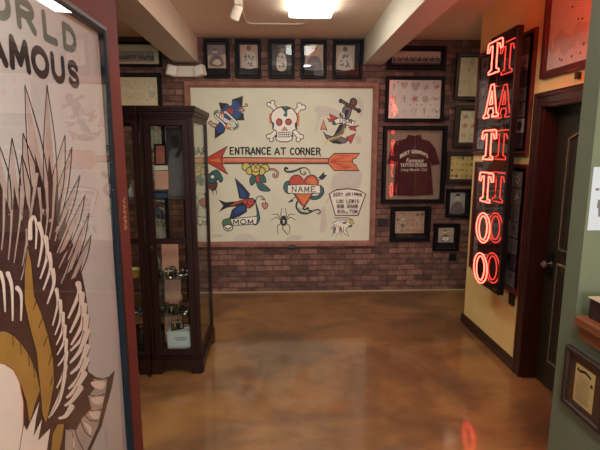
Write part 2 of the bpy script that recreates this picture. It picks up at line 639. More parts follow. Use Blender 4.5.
BRUSH = {
    'M': [[(.08, 0), (.12, 1)], [(.10, 1), (.5, .15)], [(.5, .15), (.9, 1)], [(.88, 1), (.92, 0)], [(-.04, 0), (.2, 0)], [(.8, 0), (1.04, 0)]],
    'O': [[(.5 + .48 * math.cos(i * math.pi / 8), .5 + .5 * math.sin(i * math.pi / 8)) for i in range(17)]],
    'N': [[(.1, 0), (.1, 1)], [(.1, 1), (.9, 0)], [(.9, 0), (.9, 1)], [(0, 0), (.22, 0)], [(.78, 1), (1, 1)]],
    'A': [[(.06, 0), (.5, 1)], [(.5, 1), (.94, 0)], [(.25, .36), (.75, .36)], [(-.04, 0), (.18, 0)], [(.82, 0), (1.04, 0)]],
    'E': [[(.14, 0), (.14, 1)], [(.05, 1), (.9, 1)], [(.14, .52), (.7, .52)], [(.05, 0), (.95, 0)], [(.92, 0), (.92, .18)], [(.88, 1), (.88, .84)]],
}


# ------------------------------------------------------------------ room shell
CZ = 2.92
BY = 5.27
RX = 1.80
struct('floor', MB().box(-3.2, 3.4, -3.2, BY, -0.1, 0, FLOOR))
struct('ceiling', MB().box(-3.2, 3.4, -3.2, BY, CZ, CZ + 0.1, CEIL))
struct('wall_back', MB().box(-3.2, 3.4, BY, BY + 0.15, 0, CZ, BRICK))
struct('wall_far_left', MB().box(-3.35, -3.2, -3.2, BY, 0, CZ, PLASTER))
struct('wall_far_right', MB().box(3.4, 3.55, -3.2, BY, 0, CZ, PLASTER))
# yellow wall with the doorway (door 2.28..3.12) ending in a free corner at y = 4.22
mb = MB()
mb.box(RX, RX + 0.16, 3.12, 4.22, 0, CZ, YELLOW)
mb.box(RX, RX + 0.16, 2.28, 3.12, 2.0, CZ, YELLOW)
mb.box(RX, RX + 0.16, -3.2, 2.28, 0, CZ, YELLOW)
struct('wall_right', mb)
struct('wall_left', MB().box(-0.98, -0.8, -3.2, 2.36, 0, CZ, REDPAINT))
# green corner pier and half wall in front of the door
struct('wall_front', MB().box(1.2, RX, 1.72, 1.815, 0, CZ, GREEN))
struct('wall_half', MB().box(1.2, 1.34, -0.6, 1.72, 0, 1.0, GREEN))
mb = MB()
mb.box(-3.2, -1.3, -3.35, -3.2, 0, CZ, PLASTER)
mb.box(1.7, 3.4, -3.35, -3.2, 0, CZ, PLASTER)
mb.box(-1.3, 1.7, -3.35, -3.2, 0, 0.9, PLASTER)
mb.box(-1.3, 1.7, -3.35, -3.2, 2.6, CZ, PLASTER)
struct('wall_rear', mb)
struct('beam_left', MB().box(-1.185, -0.925, -3.2, BY, 2.655, CZ, BEAM))
struct('beam_right', MB().box(0.92, 1.135, -3.2, BY, 2.645, CZ, BEAM))
# baseboard of the yellow wall
mb = MB()
prof = [(0, 0), (0.02, 0), (0.02, 0.055), (0.016, 0.062), (0.012, 0.064), (0.010, 0.083), (0.004, 0.092), (0, 0.092)]
vs = []
for y in (3.22, 4.24):
    vs += [(RX - d, y, z) for d, z in prof]
n = len(prof)
mb.add(vs, [(i, (i + 1) % n, (i + 1) % n + n, i + n) for i in range(n)] + [tuple(range(n)), tuple(range(n, 2 * n))], DARKWOOD)
mb.box(RX - 0.02, RX + 0.18, 4.22, 4.24, 0, 0.088, DARKWOOD)
struct('baseboard_right', mb)
# low course of paler grout where the brick meets the floor
struct('baseboard_back', MB().box(-3.2, 3.4, BY - 0.008, BY, 0, 0.012, mat('pale_grout', (170, 150, 120), 0.8)))

# door casing, jamb and leaf
mb = MB()
cas = [(0, 0), (0, 0.018), (0.012, 0.026), (0.03, 0.026), (0.038, 0.02), (0.075, 0.016), (0.085, 0.022), (0.10, 0.018), (0.10, 0)]


def casing(mb, y0, y1, z1, x):
    """three-sided casing round a doorway in the wall facing -X"""
    n = len(cas); vs = []
    for ins, h in cas:
        vs += [(x - h, y0 + ins, 0), (x - h, y0 + ins, z1 - ins), (x - h, y1 - ins, z1 - ins), (x - h, y1 - ins, 0)]
    fs = []
    for i in range(n):
        j = (i + 1) % n
        for k in range(3):
            fs.append((i * 4 + k, i * 4 + k + 1, j * 4 + k + 1, j * 4 + k))
    mb.add(vs, fs, DARKWOOD)


casing(mb, 2.18, 3.22, 2.09, RX)
mb.box(RX, RX + 0.16, 3.105, 3.12, 0, 2.0, DARKWOOD)
mb.box(RX, RX + 0.16, 2.28, 2.295, 0, 2.0, DARKWOOD)
mb.box(RX, RX + 0.16, 2.28, 3.12, 1.985, 2.0, DARKWOOD)
struct('trim_1', mb)
mb = MB()
DX = RX + 0.10
mb.box(DX, DX + 0.04, 2.30, 3.10, 0.008, 1.98, DOORGREEN)
door = struct('door_1', mb)


def door_panel(y0, y1, z0, z1, arch):
    mb = MB()
    pts = [(y0, z0), (y1, z0), (y1, z1)]
    for i in range(1, 10):
        t = i / 10
        pts.append((y1 + (y0 - y1) * t, z1 + arch * math.sin(math.pi * t)))
    pts.append((y0, z1))
    cyy, czz = (y0 + y1) / 2, (z0 + z1) / 2
    rings = [(0, 0.0), (0.004, 0.012), (0.014, 0.012), (0.022, 0.002), (0.05, 0.008)]
    vs = []; n = len(pts)
    for ins, h in rings:
        for y, z in pts:
            sy_ = (abs(y - cyy) - ins) / abs(y - cyy) if abs(y - cyy) > 1e-6 else 1
            sz_ = (abs(z - czz) - ins) / abs(z - czz) if abs(z - czz) > 1e-6 else 1
            vs.append((DX - h, cyy + (y - cyy) * sy_, czz + (z - czz) * sz_))
    for j in range(len(rings) - 1):
        mm = GILT if j in (0, 1) else DOORGREEN
        mb.add(vs[j * n:(j + 2) * n], [(i, (i + 1) % n, (i + 1) % n + n, i + n) for i in range(n)], mm)
    mb.add(vs[-n:], [tuple(range(n))], DOORGREEN)
    return mb


struct('door_panel', door_panel(2.45, 2.96, 1.02, 1.78, 0.07), door)
struct('door_panel', door_panel(2.45, 2.96, 0.20, 0.93, 0.0), door)
mb = MB()
Mk = Matrix.Translation((DX, 3.035, 0.90)) @ Matrix.Rotation(R(-90), 4, 'Y')
mb.lathe([(0.030, 0), (0.030, 0.004), (0.012, 0.008), (0.009, 0.03)], DARKMETAL, Mk)
kp = MB().box(DX - 0.004, DX, 3.005, 3.065, 0.80, 0.99, DARKMETAL)
struct('escutcheon', kp, door)
kn = struct('door_knob', mb, door)
GKN = mat('glass_knob', (96, 92, 90), 0.08, 0.0, var=0.1, scale=60, ior=1.8, coat=0.6)
mb = MB().lathe([(0.010, 0.03), (0.022, 0.038), (0.028, 0.048), (0.026, 0.060), (0.014, 0.068)], GKN, Mk, n=10, smooth=False)
struct('knob_crystal', mb, kn)

# wooden ledge on the half wall
mb = MB()
mb.rbox(1.155, 1.42, -0.6, 1.665, 1.015, 1.055, 0.008, LEDGEWOOD)
mb.box(1.175, 1.2, -0.6, 1.655, 0.965, 1.015, LEDGEWOOD)
struct('trim_2', mb)

# ------------------------------------------------------------------ mural
MX, MZ = 0.0, 1.51
mural = thing('mural_sign', 'big framed cream mural of old tattoo designs on the brick wall', 'mural',
              (MX, BY, MZ), BACK)
X0, X1, Z0, Z1 = -1.085, 1.10, 0.567 - MZ, 2.455 - MZ
mb = MB()
mb.ring(X0, Z0, X1, Z1, [(0, 0), (0, 0.035), (0.006, 0.045), (0.045, 0.045), (0.055, 0.036), (0.066, 0.030), (0.066, 0)], MURALWOOD)
mb.build('frame', mural)
MB().box(X0 + 0.05, X1 - 0.05, Z0 + 0.05, Z1 - 0.05, 0.002, 0.012, CREAM).build('panel', mural)
MB().rbox(0.07, 0.15, Z0 - 0.015, Z0 + 0.03, 0.03, 0.06, 0.004, BLACKPLASTIC).build('latch', mural)
AY = BY - 0.012


def mural_map(px, py):
    x, z = on_back(px, py, AY)
    return x - MX, z - MZ


def mart():
    return Art(mural_map, 0.012)


# faded repair patches
a = mart().crop(280, 155, 4.74); a.poly([(258, 95), (380, 72), (378, 150), (320, 160), (245, 180), (215, 240), (222, 330), (208, 365), (188, 360), (195, 300), (190, 262), (222, 232), (240, 190)], STAIN, True); a.build('faded_patch', mural)
a = mart().crop(280, 155, 4.74); a.poly([(30, 405), (60, 380), (105, 385), (100, 400)], STAIN, True); a.build('faded_patch', mural)
a = mart().crop(312, 90, 7.49); a.poly([(15, 140), (60, 120), (140, 130), (200, 160), (195, 200), (80, 200), (50, 240), (30, 330), (18, 320), (40, 200)], STAIN, True); a.build('faded_patch', mural)
a = mart().crop(312, 90, 7.49); a.poly([(340, 60), (375, 70), (385, 130), (370, 200), (345, 170), (350, 110)], STAIN, True); a.build('faded_patch', mural)
a = mart().crop(312, 90, 7.49); a.poly([(335, 340), (365, 350), (370, 395), (340, 400), (325, 370)], STAIN, True); a.build('faded_patch', mural)
a = mart().crop(180, 155, 4.74); a.poly([(255, 395), (290, 375), (330, 375), (365, 400), (360, 410), (260, 410)], STAIN, True); a.build('faded_patch', mural)
a = mart().crop(180, 155, 4.74); a.poly([(150, 380), (185, 375), (205, 385), (160, 392)], STAIN, True); a.build('faded_patch', mural)

# skull and crossbones
a = mart().crop(260, 85, 6.917)
knobs = [((62, 135, 18), (88, 122, 18)), ((272, 140, 20), (298, 155, 21)), ((60, 355, 19), (78, 378, 18)), ((265, 378, 19), (287, 358, 19))]
ends = [(76, 132, 275, 362), (284, 150, 72, 362)]
for x0, y0, x1, y1 in ends:
    a.stroke([(x0, y0), (x1, y1)], 38, INK)
for pr in knobs:
    for x, y, r in pr:
        a.ell(x, y, r, r, INK)
for x0, y0, x1, y1 in ends:
    a.stroke([(x0, y0), (x1, y1)], 27, INKWHITE)
for pr in knobs:
    for x, y, r in pr:
        a.ell(x, y, r - 6, r - 6, INKWHITE)
a.stroke([(74, 195), (68, 230), (74, 270)], 12, INKORANGE, smooth=True)
a.stroke([(262, 190), (268, 235), (262, 285)], 12, INKORANGE, smooth=True)
skull = [(85, 300), (95, 285), (78, 250), (75, 215), (85, 188), (112, 163), (150, 150), (190, 150), (225, 165), (250, 195), (260, 230), (250, 280), (258, 300), (226, 318), (218, 360), (228, 345), (220, 382), (190, 393), (145, 393), (112, 382), (106, 345), (116, 362), (112, 318)]
a.poly(skull, INKWHITE, line=INK, lw=7)
a.poly([(145, 152), (170, 148), (205, 155), (188, 180), (190, 212), (172, 220), (160, 208), (172, 190), (160, 172)], INKTEAL, True)
a.stroke([(150, 152), (175, 175), (215, 158)], 10, INK)
a.ell(133, 257, 19, 23, INKRED, INK, 7)
a.ell(197, 255, 20, 20, INKRED, INK, 7)
a.poly([(170, 288), (192, 316), (170, 312), (148, 316)], INKPINK, line=INK, lw=5)
a.poly([(82, 250), (98, 265), (95, 300), (85, 300)], INK)
a.poly([(258, 250), (240, 265), (243, 300), (256, 298)], INK)
a.poly([(122, 328), (212, 326), (208, 358), (126, 360)], INKWHITE, line=INK, lw=5)
for i in range(1, 6):
    a.stroke([(122 + i * 15, 328), (124 + i * 14.5, 359)], 3.5, INK)
a.stroke([(123, 343), (211, 342)], 4, INK)
a.build('painted_skull', mural)

# anchor
a = mart().crop(312, 90, 7.49)
a.ell(310, 92, 30, 34, INK)
a.ell(310, 92, 20, 24, INKBROWN)
a.stroke([(215, 80), (350, 155)], 26, INK)
a.ell(217, 82, 17, 17, INK); a.ell(350, 155, 18, 18, INK)
a.stroke([(220, 83), (335, 146)], 13, INKBROWN)
a.poly([(85, 310), (105, 335), (150, 350), (180, 330), (215, 270), (228, 200), (215, 200), (205, 190), (225, 145), (250, 115), (300, 142), (285, 190), (262, 240), (245, 300), (215, 345), (240, 362), (275, 372), (250, 395), (205, 403), (150, 392), (108, 362)], INKGREY, line=INK, lw=7)
a.poly([(250, 150), (280, 150), (262, 200), (238, 210)], INK)
a.poly([(205, 260), (235, 262), (205, 320), (165, 335)], INK)
a.poly([(150, 380), (190, 375), (230, 395), (160, 402)], INK)
a.stroke([(225, 130), (218, 165), (240, 190), (232, 225)], 8, INKWHITE, smooth=True)
a.stroke([(245, 285), (235, 330), (180, 355), (130, 370), (95, 405)], 9, INKYEL, smooth=True)
a.poly([(85, 222), (65, 300), (88, 292), (112, 304)], INKPINK, line=INK, lw=7)
a.poly([(328, 322), (252, 358), (270, 372), (288, 404)], INKRED, line=INK, lw=7)
a.poly([(112, 210), (140, 218), (128, 178), (190, 208), (172, 235), (130, 238)], INKRED, line=INK, lw=6)
a.poly([(270, 280), (352, 266), (322, 285), (335, 306), (290, 296)], INKRED, line=INK, lw=6)
a.poly([(150, 255), (165, 225), (200, 208), (260, 214), (325, 238), (305, 275), (250, 258), (200, 250), (168, 262)], INKWHITE, line=INK, lw=7)
a.poly([(150, 255), (165, 228), (182, 250), (168, 262)], INKTEAL)
a.brush('USN', 208, 250, 298, 220, 7, INK, 0.4, heavy=True)
a.build('painted_anchor', mural)

# cross with rose and scroll
a = mart().crop(200, 90, 9.0)
cross = [(290, 90), (385, 56), (377, 150), (338, 188), (388, 212), (397, 270), (335, 270), (290, 250), (243, 295), (215, 380), (135, 437), (137, 345), (190, 275), (222, 235), (192, 180), (170, 115), (245, 125), (270, 150), (292, 130)]
a.poly(cross, INKBLUE, line=INK, lw=9)
a.poly([(385, 56), (296, 92), (335, 100), (372, 148)], INK)
a.poly([(397, 270), (335, 268), (372, 214), (390, 222)], INK)
a.poly([(170, 115), (242, 126), (195, 172)], INK)
a.poly([(135, 437), (137, 348), (165, 388), (213, 378)], INK)
for dx, dy in ((0, -17), (17, -5), (11, 15), (-11, 15), (-17, -5)):
    a.ell(270 + dx, 190 + dy, 16, 16, INKRED, INK, 4)
a.ell(270, 190, 10, 10, INKRED, INK, 4)
band = [(140, 235), (135, 205), (160, 192), (215, 210), (225, 195), (250, 215), (300, 262), (335, 300), (330, 340), (285, 350), (240, 335), (200, 290), (150, 250)]
a.stroke(band, 24, INK, closed=True, smooth=True)
a.stroke(band, 13, INKWHITE, closed=True, smooth=True)
a.stroke([(132, 225), (136, 205), (165, 193)], 16, INKGREEN, smooth=True)
a.stroke([(178, 198), (220, 205)], 20, INKRED)
a.stroke([(225, 330), (280, 350)], 18, INKORANGE)
a.stroke([(325, 300), (335, 330), (300, 350)], 14, INKTEAL, smooth=True)
a.poly([(146, 226), (172, 218), (292, 290), (284, 312), (230, 296)], INKWHITE, line=INK, lw=5)
for i in range(6):
    x, y = 172 + i * 19, 234 + i * 12.5
    a.stroke([(x, y - 8), (x + 4, y + 9)], 5, INK)
for pts in ([(80, 290), (100, 280), (110, 300), (150, 310), (140, 335), (115, 330), (85, 305), (75, 285)], [(350, 185), (365, 160), (400, 185), (355, 190), (390, 150), (425, 145), (420, 125), (405, 130)]):
    a.stroke(pts, 12, INK, smooth=True)
    a.stroke(pts, 4, INKPINK, smooth=True)
a.build('painted_cross', mural)

# long arrow
a = mart().crop(0, 0, 1.0)
a.poly([(222, 157.4), (330, 158.4), (330, 163.9), (222, 163.8)], INKORANGE, line=INK, lw=0.9)
a.stroke([(224, 159.6), (328, 160.4)], 1.3, INKPINK)
a.stroke([(224, 162.8), (328, 163.0)], 1.2, INKBROWN)
a.poly([(202.5, 160), (227.6, 146.2), (221.9, 157.5), (221.9, 163.8), (227.8, 174.4)], INKRED, line=INK, lw=0.9)
a.poly([(206, 160.2), (220, 158.6), (221, 162.5)], INKORANGE)
a.poly([(328.5, 159), (334.2, 153.4), (360, 153.4), (355.8, 158.3), (353, 159), (352.4, 161.4), (353.2, 164), (355.8, 165), (359.2, 170.6), (334.2, 170.6), (328.5, 163.8)], INKORANGE, line=INK, lw=0.9)
for i in range(4):
    a.stroke([(331 + i, 161), (337 + i * 5, 155 + (i % 2) * 0.6), (346 + i * 2, 155.4 + i * 0.8)], 0.6, INKRED)
    a.stroke([(331 + i, 162), (337 + i * 5, 168 - (i % 2) * 0.6), (346 + i * 2, 168.4 - i * 0.8)], 0.6, INKRED)
a.stroke([(330, 161.4), (352, 161.4)], 0.8, INKRED)
a.build('painted_arrow', mural)

for word, bx_, legs in (('ENTRANCE', (229.8, 154.2, 271.0, 147.6), [(249.2, 151.5, 251.6, 156.6)]), ('AT', (274.8, 154.4, 285.6, 148.0), []),
                        ('CORNER', (290.3, 154.6, 320.4, 148.2), [(303.6, 152, 305.8, 157), (318.4, 152, 321, 157)])):
    a = mart().crop(0, 0, 1.0)
    a.brush(word, *bx_, 1.45, INK, 0.32, heavy=True)
    for x0, y0, x1, y1 in legs:
        a.stroke([(x0, y0), (x1, y1)], 1.1, INK, w1=0.5)
    a.build('lettering', mural)

# yellow flower under the arrow
a = mart().crop(205, 165, 6.43)
a.stroke([(405, 30), (440, 28), (465, 45), (465, 70), (450, 78), (440, 66), (450, 55)], 16, INK, smooth=True)
a.stroke([(405, 30), (440, 28), (465, 45), (465, 70), (450, 78), (440, 66), (450, 55)], 8, INKPINK, smooth=True)
a.poly([(312, 62), (288, 92), (296, 130), (318, 118), (332, 90)], INKTEAL, True, line=INK, lw=5)
a.poly([(352, 55), (382, 72), (392, 110), (362, 108), (345, 85)], INKTEAL, True, line=INK, lw=5)
a.poly([(333, 105), (375, 122), (420, 164), (365, 166), (338, 140)], INKTEAL, True, line=INK, lw=5)
a.poly([(330, 65), (348, 65), (352, 100), (338, 112), (328, 95)], INKRED, True, line=INK, lw=4)
for x, y, r in ((265, 12, 28), (385, 20, 28), (292, 38, 28), (360, 40, 28), (326, 46, 26), (326, 18, 30)):
    a.ell(x, y, r, r * 0.9, INKYEL, INK, 6)
for x in (312, 340):
    a.stroke([(x, 0), (326, 12), (x + 5, 24)], 5, INKBROWN, smooth=True)
a.build('painted_flower', mural)

# swallow with banner
a = mart().crop(205, 165, 6.43)
a.poly([(192, 82), (240, 130), (288, 188), (278, 218), (222, 215), (210, 150)], INKNAVY, line=INK, lw=6)
a.poly([(214, 130), (250, 165), (268, 205), (234, 208)], INKBLUE)
a.poly([(84, 220), (130, 240), (200, 234), (265, 215), (305, 210), (325, 228), (316, 258), (290, 280), (262, 278), (200, 266), (140, 275), (88, 302), (118, 262)], INK)
a.poly([(150, 272), (195, 240), (255, 222), (300, 214), (318, 232), (308, 262), (272, 278), (262, 262), (245, 236), (200, 252)], INKRED)
a.ell(294, 238, 23, 24, INKRED, INK, 5)
a.poly([(316, 228), (334, 236), (314, 246)], INK)
a.poly([(268, 252), (268, 300), (218, 330), (158, 342), (175, 290), (212, 262)], INKNAVY, line=INK, lw=6)
a.poly([(255, 262), (255, 292), (200, 318), (185, 295), (215, 270)], INKBLUE)
a.stroke([(325, 240), (330, 215), (350, 200), (372, 205), (380, 222), (368, 222), (362, 210)], 6, INK, smooth=True)
a.stroke([(372, 205), (388, 225), (388, 245)], 4, INK)
a.poly([(385, 252), (372, 242), (366, 258), (386, 284), (404, 260), (396, 242)], INKPINK, True, line=INK, lw=5)
a.poly([(325, 240), (345, 300), (352, 345), (340, 375), (318, 385), (312, 336), (335, 320)], INKTEAL, True, line=INK, lw=5)
a.poly([(118, 355), (150, 344), (200, 338), (176, 352), (170, 388), (128, 400), (112, 380)], INKGREEN, True, line=INK, lw=5)
a.ell(150, 403, 32, 24, INK); a.ell(150, 403, 26, 18, INKWHITE); a.stroke([(130, 402), (150, 412), (170, 398)], 8, INK, smooth=True)
a.poly([(165, 346), (335, 330), (330, 380), (178, 388)], INKWHITE, line=INK, lw=5)
a.brush('MOM', 180, 379, 312, 350, 6.5, INK)
a.build('painted_swallow', mural)

# green dragon-like figure beside the cabinet
a = mart().crop(205, 165, 6.43)
a.poly([(26, 60), (70, 32), (95, 50), (114, 90), (100, 112), (82, 92), (62, 118), (30, 118), (18, 90)], INKTEAL, True, line=INK, lw=6)
a.ell(48, 76, 15, 13, INKWHITE, INK, 5)
a.poly([(20, 122), (45, 118), (78, 112), (72, 150), (50, 165), (30, 150)], INKBROWN, True, line=INK, lw=5)
for pts in ([(55, 155), (48, 175), (60, 195)], [(66, 140), (72, 165), (76, 190)], [(28, 145), (16, 160), (8, 158)]):
    a.stroke(pts, 7, INK, smooth=True, w1=3)
a.build('painted_dragon', mural)

# heart with name banner
a = mart().crop(280, 155, 7.5)
a.stroke([(318, 172), (60, 356)], 6, INK)
a.poly([(288, 172), (332, 128), (330, 150), (352, 150), (318, 186)], INKNAVY, line=INK, lw=5)
a.poly([(66, 358), (92, 330), (104, 346)], INK)
a.poly([(72, 196), (40, 205), (26, 245), (45, 282), (75, 288), (56, 252), (64, 226)], INKTEAL, True, line=INK, lw=6)
a.poly([(295, 226), (326, 252), (324, 295), (285, 330), (232, 332), (226, 310), (275, 308), (300, 285)], INKTEAL, True, line=INK, lw=6)
heart = [(178, 382), (110, 300), (78, 235), (72, 195), (92, 160), (128, 150), (160, 165), (178, 190), (202, 162), (240, 150), (270, 164), (287, 200), (278, 238), (240, 296)]
a.poly(heart, INKRED, True, line=INK, lw=7)
a.poly([(120, 292), (236, 292), (178, 372)], INKORANGE)
a.poly([(200, 190), (240, 165), (268, 185), (272, 222), (215, 222)], INKORANGE, True)
a.poly([(58, 226), (176, 220), (300, 228), (302, 286), (176, 292), (58, 286)], INKWHITE, line=INK, lw=6)
a.brush('NAME', 88, 277, 266, 236, 6.5, INK, 0.3)
a.stroke([(60, 105), (42, 96), (36, 112), (58, 128), (110, 122), (160, 98), (195, 98), (220, 122), (228, 152)], 17, INK, smooth=True, w1=5)
a.stroke([(58, 122), (110, 115), (160, 94), (190, 98)], 9, INKTEAL, smooth=True, w1=3)
a.stroke([(150, 108), (158, 140), (185, 148), (190, 132), (176, 128)], 8, INK, smooth=True)
a.stroke([(130, 345), (122, 390), (150, 430), (200, 440), (245, 420), (285, 408), (302, 425), (290, 442), (278, 432)], 14, INK, smooth=True, w1=6)
a.stroke([(190, 380), (172, 400), (190, 408), (208, 396), (215, 415), (240, 420)], 12, INK, smooth=True)
a.stroke([(140, 395), (160, 425), (200, 430)], 5, INKTEAL, smooth=True)
a.build('painted_heart', mural)

# spider
a = mart().crop(180, 155, 4.74)
cx, cy_ = 491, 316
for sgn in (-1, 1):
    for kx, ky, ex, ey in ((34, -22, 60, -6), (30, -36, 56, -34), (14, -34, 8, -64), (30, 20, 26, 60)):
        x_, k_ = (sgn * kx, sgn * ex)
        a.stroke([(cx, cy_), (cx + x_, cy_ + ky), (cx + k_, cy_ + ey)], 5, INK, w1=2.5)
a.stroke([(cx, cy_), (cx - 5, cy_ + 34), (cx + 20, cy_ + 62)], 4, INK)
a.ell(cx, cy_, 17, 20, INK)
a.ell(cx, cy_ - 20, 9, 9, INK)
a.poly([(cx - 6, cy_ - 8), (cx + 6, cy_ - 8), (cx - 5, cy_ + 8), (cx + 5, cy_ + 8)], INKWHITE)
a.build('painted_spider', mural)

# badge and eagle head
a = mart().crop(322, 180, 6.93)
a.poly([(50, 95), (100, 68), (180, 60), (250, 70), (303, 97), (250, 245), (92, 245)], INKWHITE, line=INKBROWN, lw=9)
a.brush('BERT', 80, 116, 144, 94, 5.2, INKBROWN, 0.35, heavy=True, arch=-5)
a.brush('GRIMMS', 164, 112, 276, 94, 5.2, INKBROWN, 0.35, heavy=True, arch=-7)
a.brush('LOU', 101, 157, 146, 136, 5.2, INKBROWN, 0.35, heavy=True)
a.brush('LEWIS', 168, 157, 254, 136, 5.2, INKBROWN, 0.35, heavy=True)
a.brush('BOB', 104, 191, 150, 170, 5.2, INKBROWN, 0.35, heavy=True)
a.brush('SHAW', 172, 191, 244, 170, 5.2, INKBROWN, 0.35, heavy=True)
a.brush('RIO', 108, 227, 152, 207, 5.2, INKBROWN, 0.35, heavy=True)
a.text('and', 156, 229, 183, 216, INKBROWN, 0.03)
a.brush('TOM', 190, 227, 242, 207, 5.2, INKBROWN, 0.35, heavy=True)
a.build('painted_badge', mural)
a = mart().crop(322, 180, 6.93)
a.poly([(86, 262), (180, 262), (212, 275), (205, 325), (178, 325), (165, 345), (186, 390), (160, 378), (146, 352), (134, 388), (120, 354), (105, 386), (95, 358), (70, 386), (84, 345), (64, 340), (90, 308), (70, 300), (102, 285)], INKWHITE, line=INK, lw=5)
a.poly([(185, 275), (212, 276), (224, 298), (204, 312), (190, 296)], INKYEL, line=INK, lw=4)
a.poly([(136, 300), (150, 290), (176, 292), (162, 304)], INK)
a.poly([(176, 318), (205, 312), (200, 328)], INK)
a.stroke([(118, 288), (150, 280), (180, 286)], 5, INK, smooth=True)
a.poly([(90, 264), (180, 263), (200, 272), (150, 282), (118, 290)], INKSOFT)
a.poly([(75, 338), (88, 318), (98, 345), (82, 372)], INKGREY)
a.poly([(120, 330), (132, 318), (140, 350), (132, 372)], INKGREY)
a.ell(116, 325, 6, 12, INKYEL)
for pts in ([(100, 310), (92, 340)], [(125, 330), (118, 360)], [(150, 325), (150, 355)]):
    a.stroke(pts, 4, INK)
a.build('painted_eagle', mural)


# ------------------------------------------------------------------ picture frames
def doodle(a, cx, cy_, s, kind, rnd, ink, fills):
    """one small tattoo design of size s"""
    c = rnd.choice(fills)
    k = kind % 7
    if k == 0:      # heart
        a.poly([(cx, cy_ - s * .5), (cx - s * .45, cy_ + s * .1), (cx - s * .25, cy_ + s * .42), (cx, cy_ + s * .2), (cx + s * .25, cy_ + s * .42), (cx + s * .45, cy_ + s * .1)], c, True, line=ink, lw=s * .07)
    elif k == 1:    # star / flower
        pts = [(cx + s * (.5 if i % 2 else .2) * math.cos(i * math.pi / 5), cy_ + s * (.5 if i % 2 else .2) * math.sin(i * math.pi / 5)) for i in range(10)]
        a.poly(pts, c, line=ink, lw=s * .06)
    elif k == 2:    # skull
        a.ell(cx, cy_ + s * .12, s * .32, s * .3, c, ink, s * .06, n=12)
        a.ell(cx - s * .12, cy_ + s * .1, s * .08, s * .08, ink, n=8); a.ell(cx + s * .12, cy_ + s * .1, s * .08, s * .08, ink, n=8)
        a.poly([(cx - s * .18, cy_ - s * .15), (cx + s * .18, cy_ - s * .15), (cx + s * .14, cy_ - s * .42), (cx - s * .14, cy_ - s * .42)], c, line=ink, lw=s * .06)
    elif k == 3:    # dagger
        a.poly([(cx, cy_ - s * .5), (cx - s * .08, cy_ + s * .15), (cx + s * .08, cy_ + s * .15)], c, line=ink, lw=s * .05)
        a.stroke([(cx - s * .22, cy_ + s * .18), (cx + s * .22, cy_ + s * .18)], s * .1, ink)
        a.stroke([(cx, cy_ + s * .18), (cx, cy_ + s * .5)], s * .1, ink)
    elif k == 4:    # scroll
        a.stroke([(cx - s * .5, cy_ - s * .1), (cx - s * .2, cy_ + s * .3), (cx + s * .1, cy_ - s * .2), (cx + s * .35, cy_ + s * .25), (cx + s * .5, cy_)], s * .1, ink, smooth=True, k=4)
        a.ell(cx, cy_, s * .12, s * .12, c, n=8)
    elif k == 5:    # bird
        a.poly([(cx - s * .5, cy_ + s * .3), (cx - s * .1, cy_), (cx + s * .1, cy_ + s * .45), (cx + s * .25, cy_ + s * .02), (cx + s * .5, cy_ - s * .08), (cx + s * .1, cy_ - s * .2), (cx - s * .4, cy_ - s * .4), (cx - s * .2, cy_ - s * .1)], c, line=ink, lw=s * .05)
    else:           # rose
        for i in range(5):
            a.ell(cx + s * .2 * math.cos(i * 1.257), cy_ + s * .2 * math.sin(i * 1.257), s * .2, s * .2, c, ink, s * .05, n=8)
        a.ell(cx, cy_, s * .1, s * .1, ink, n=6)


def flash_art(a, x0, y0, x1, y1, nx, ny, seed, ink, fills, fill=0.85):
    rnd = random.Random(seed)
    dx, dy = (x1 - x0) / nx, (y1 - y0) / ny
    for i in range(nx):
        for j in range(ny):
            s = min(dx, dy) * fill * rnd.uniform(.75, 1.0)
            doodle(a, x0 + dx * (i + .5) + rnd.uniform(-.08, .08) * dx, y0 + dy * (j + .5) + rnd.uniform(-.08, .08) * dy, s, rnd.randrange(7), rnd, ink, fills)


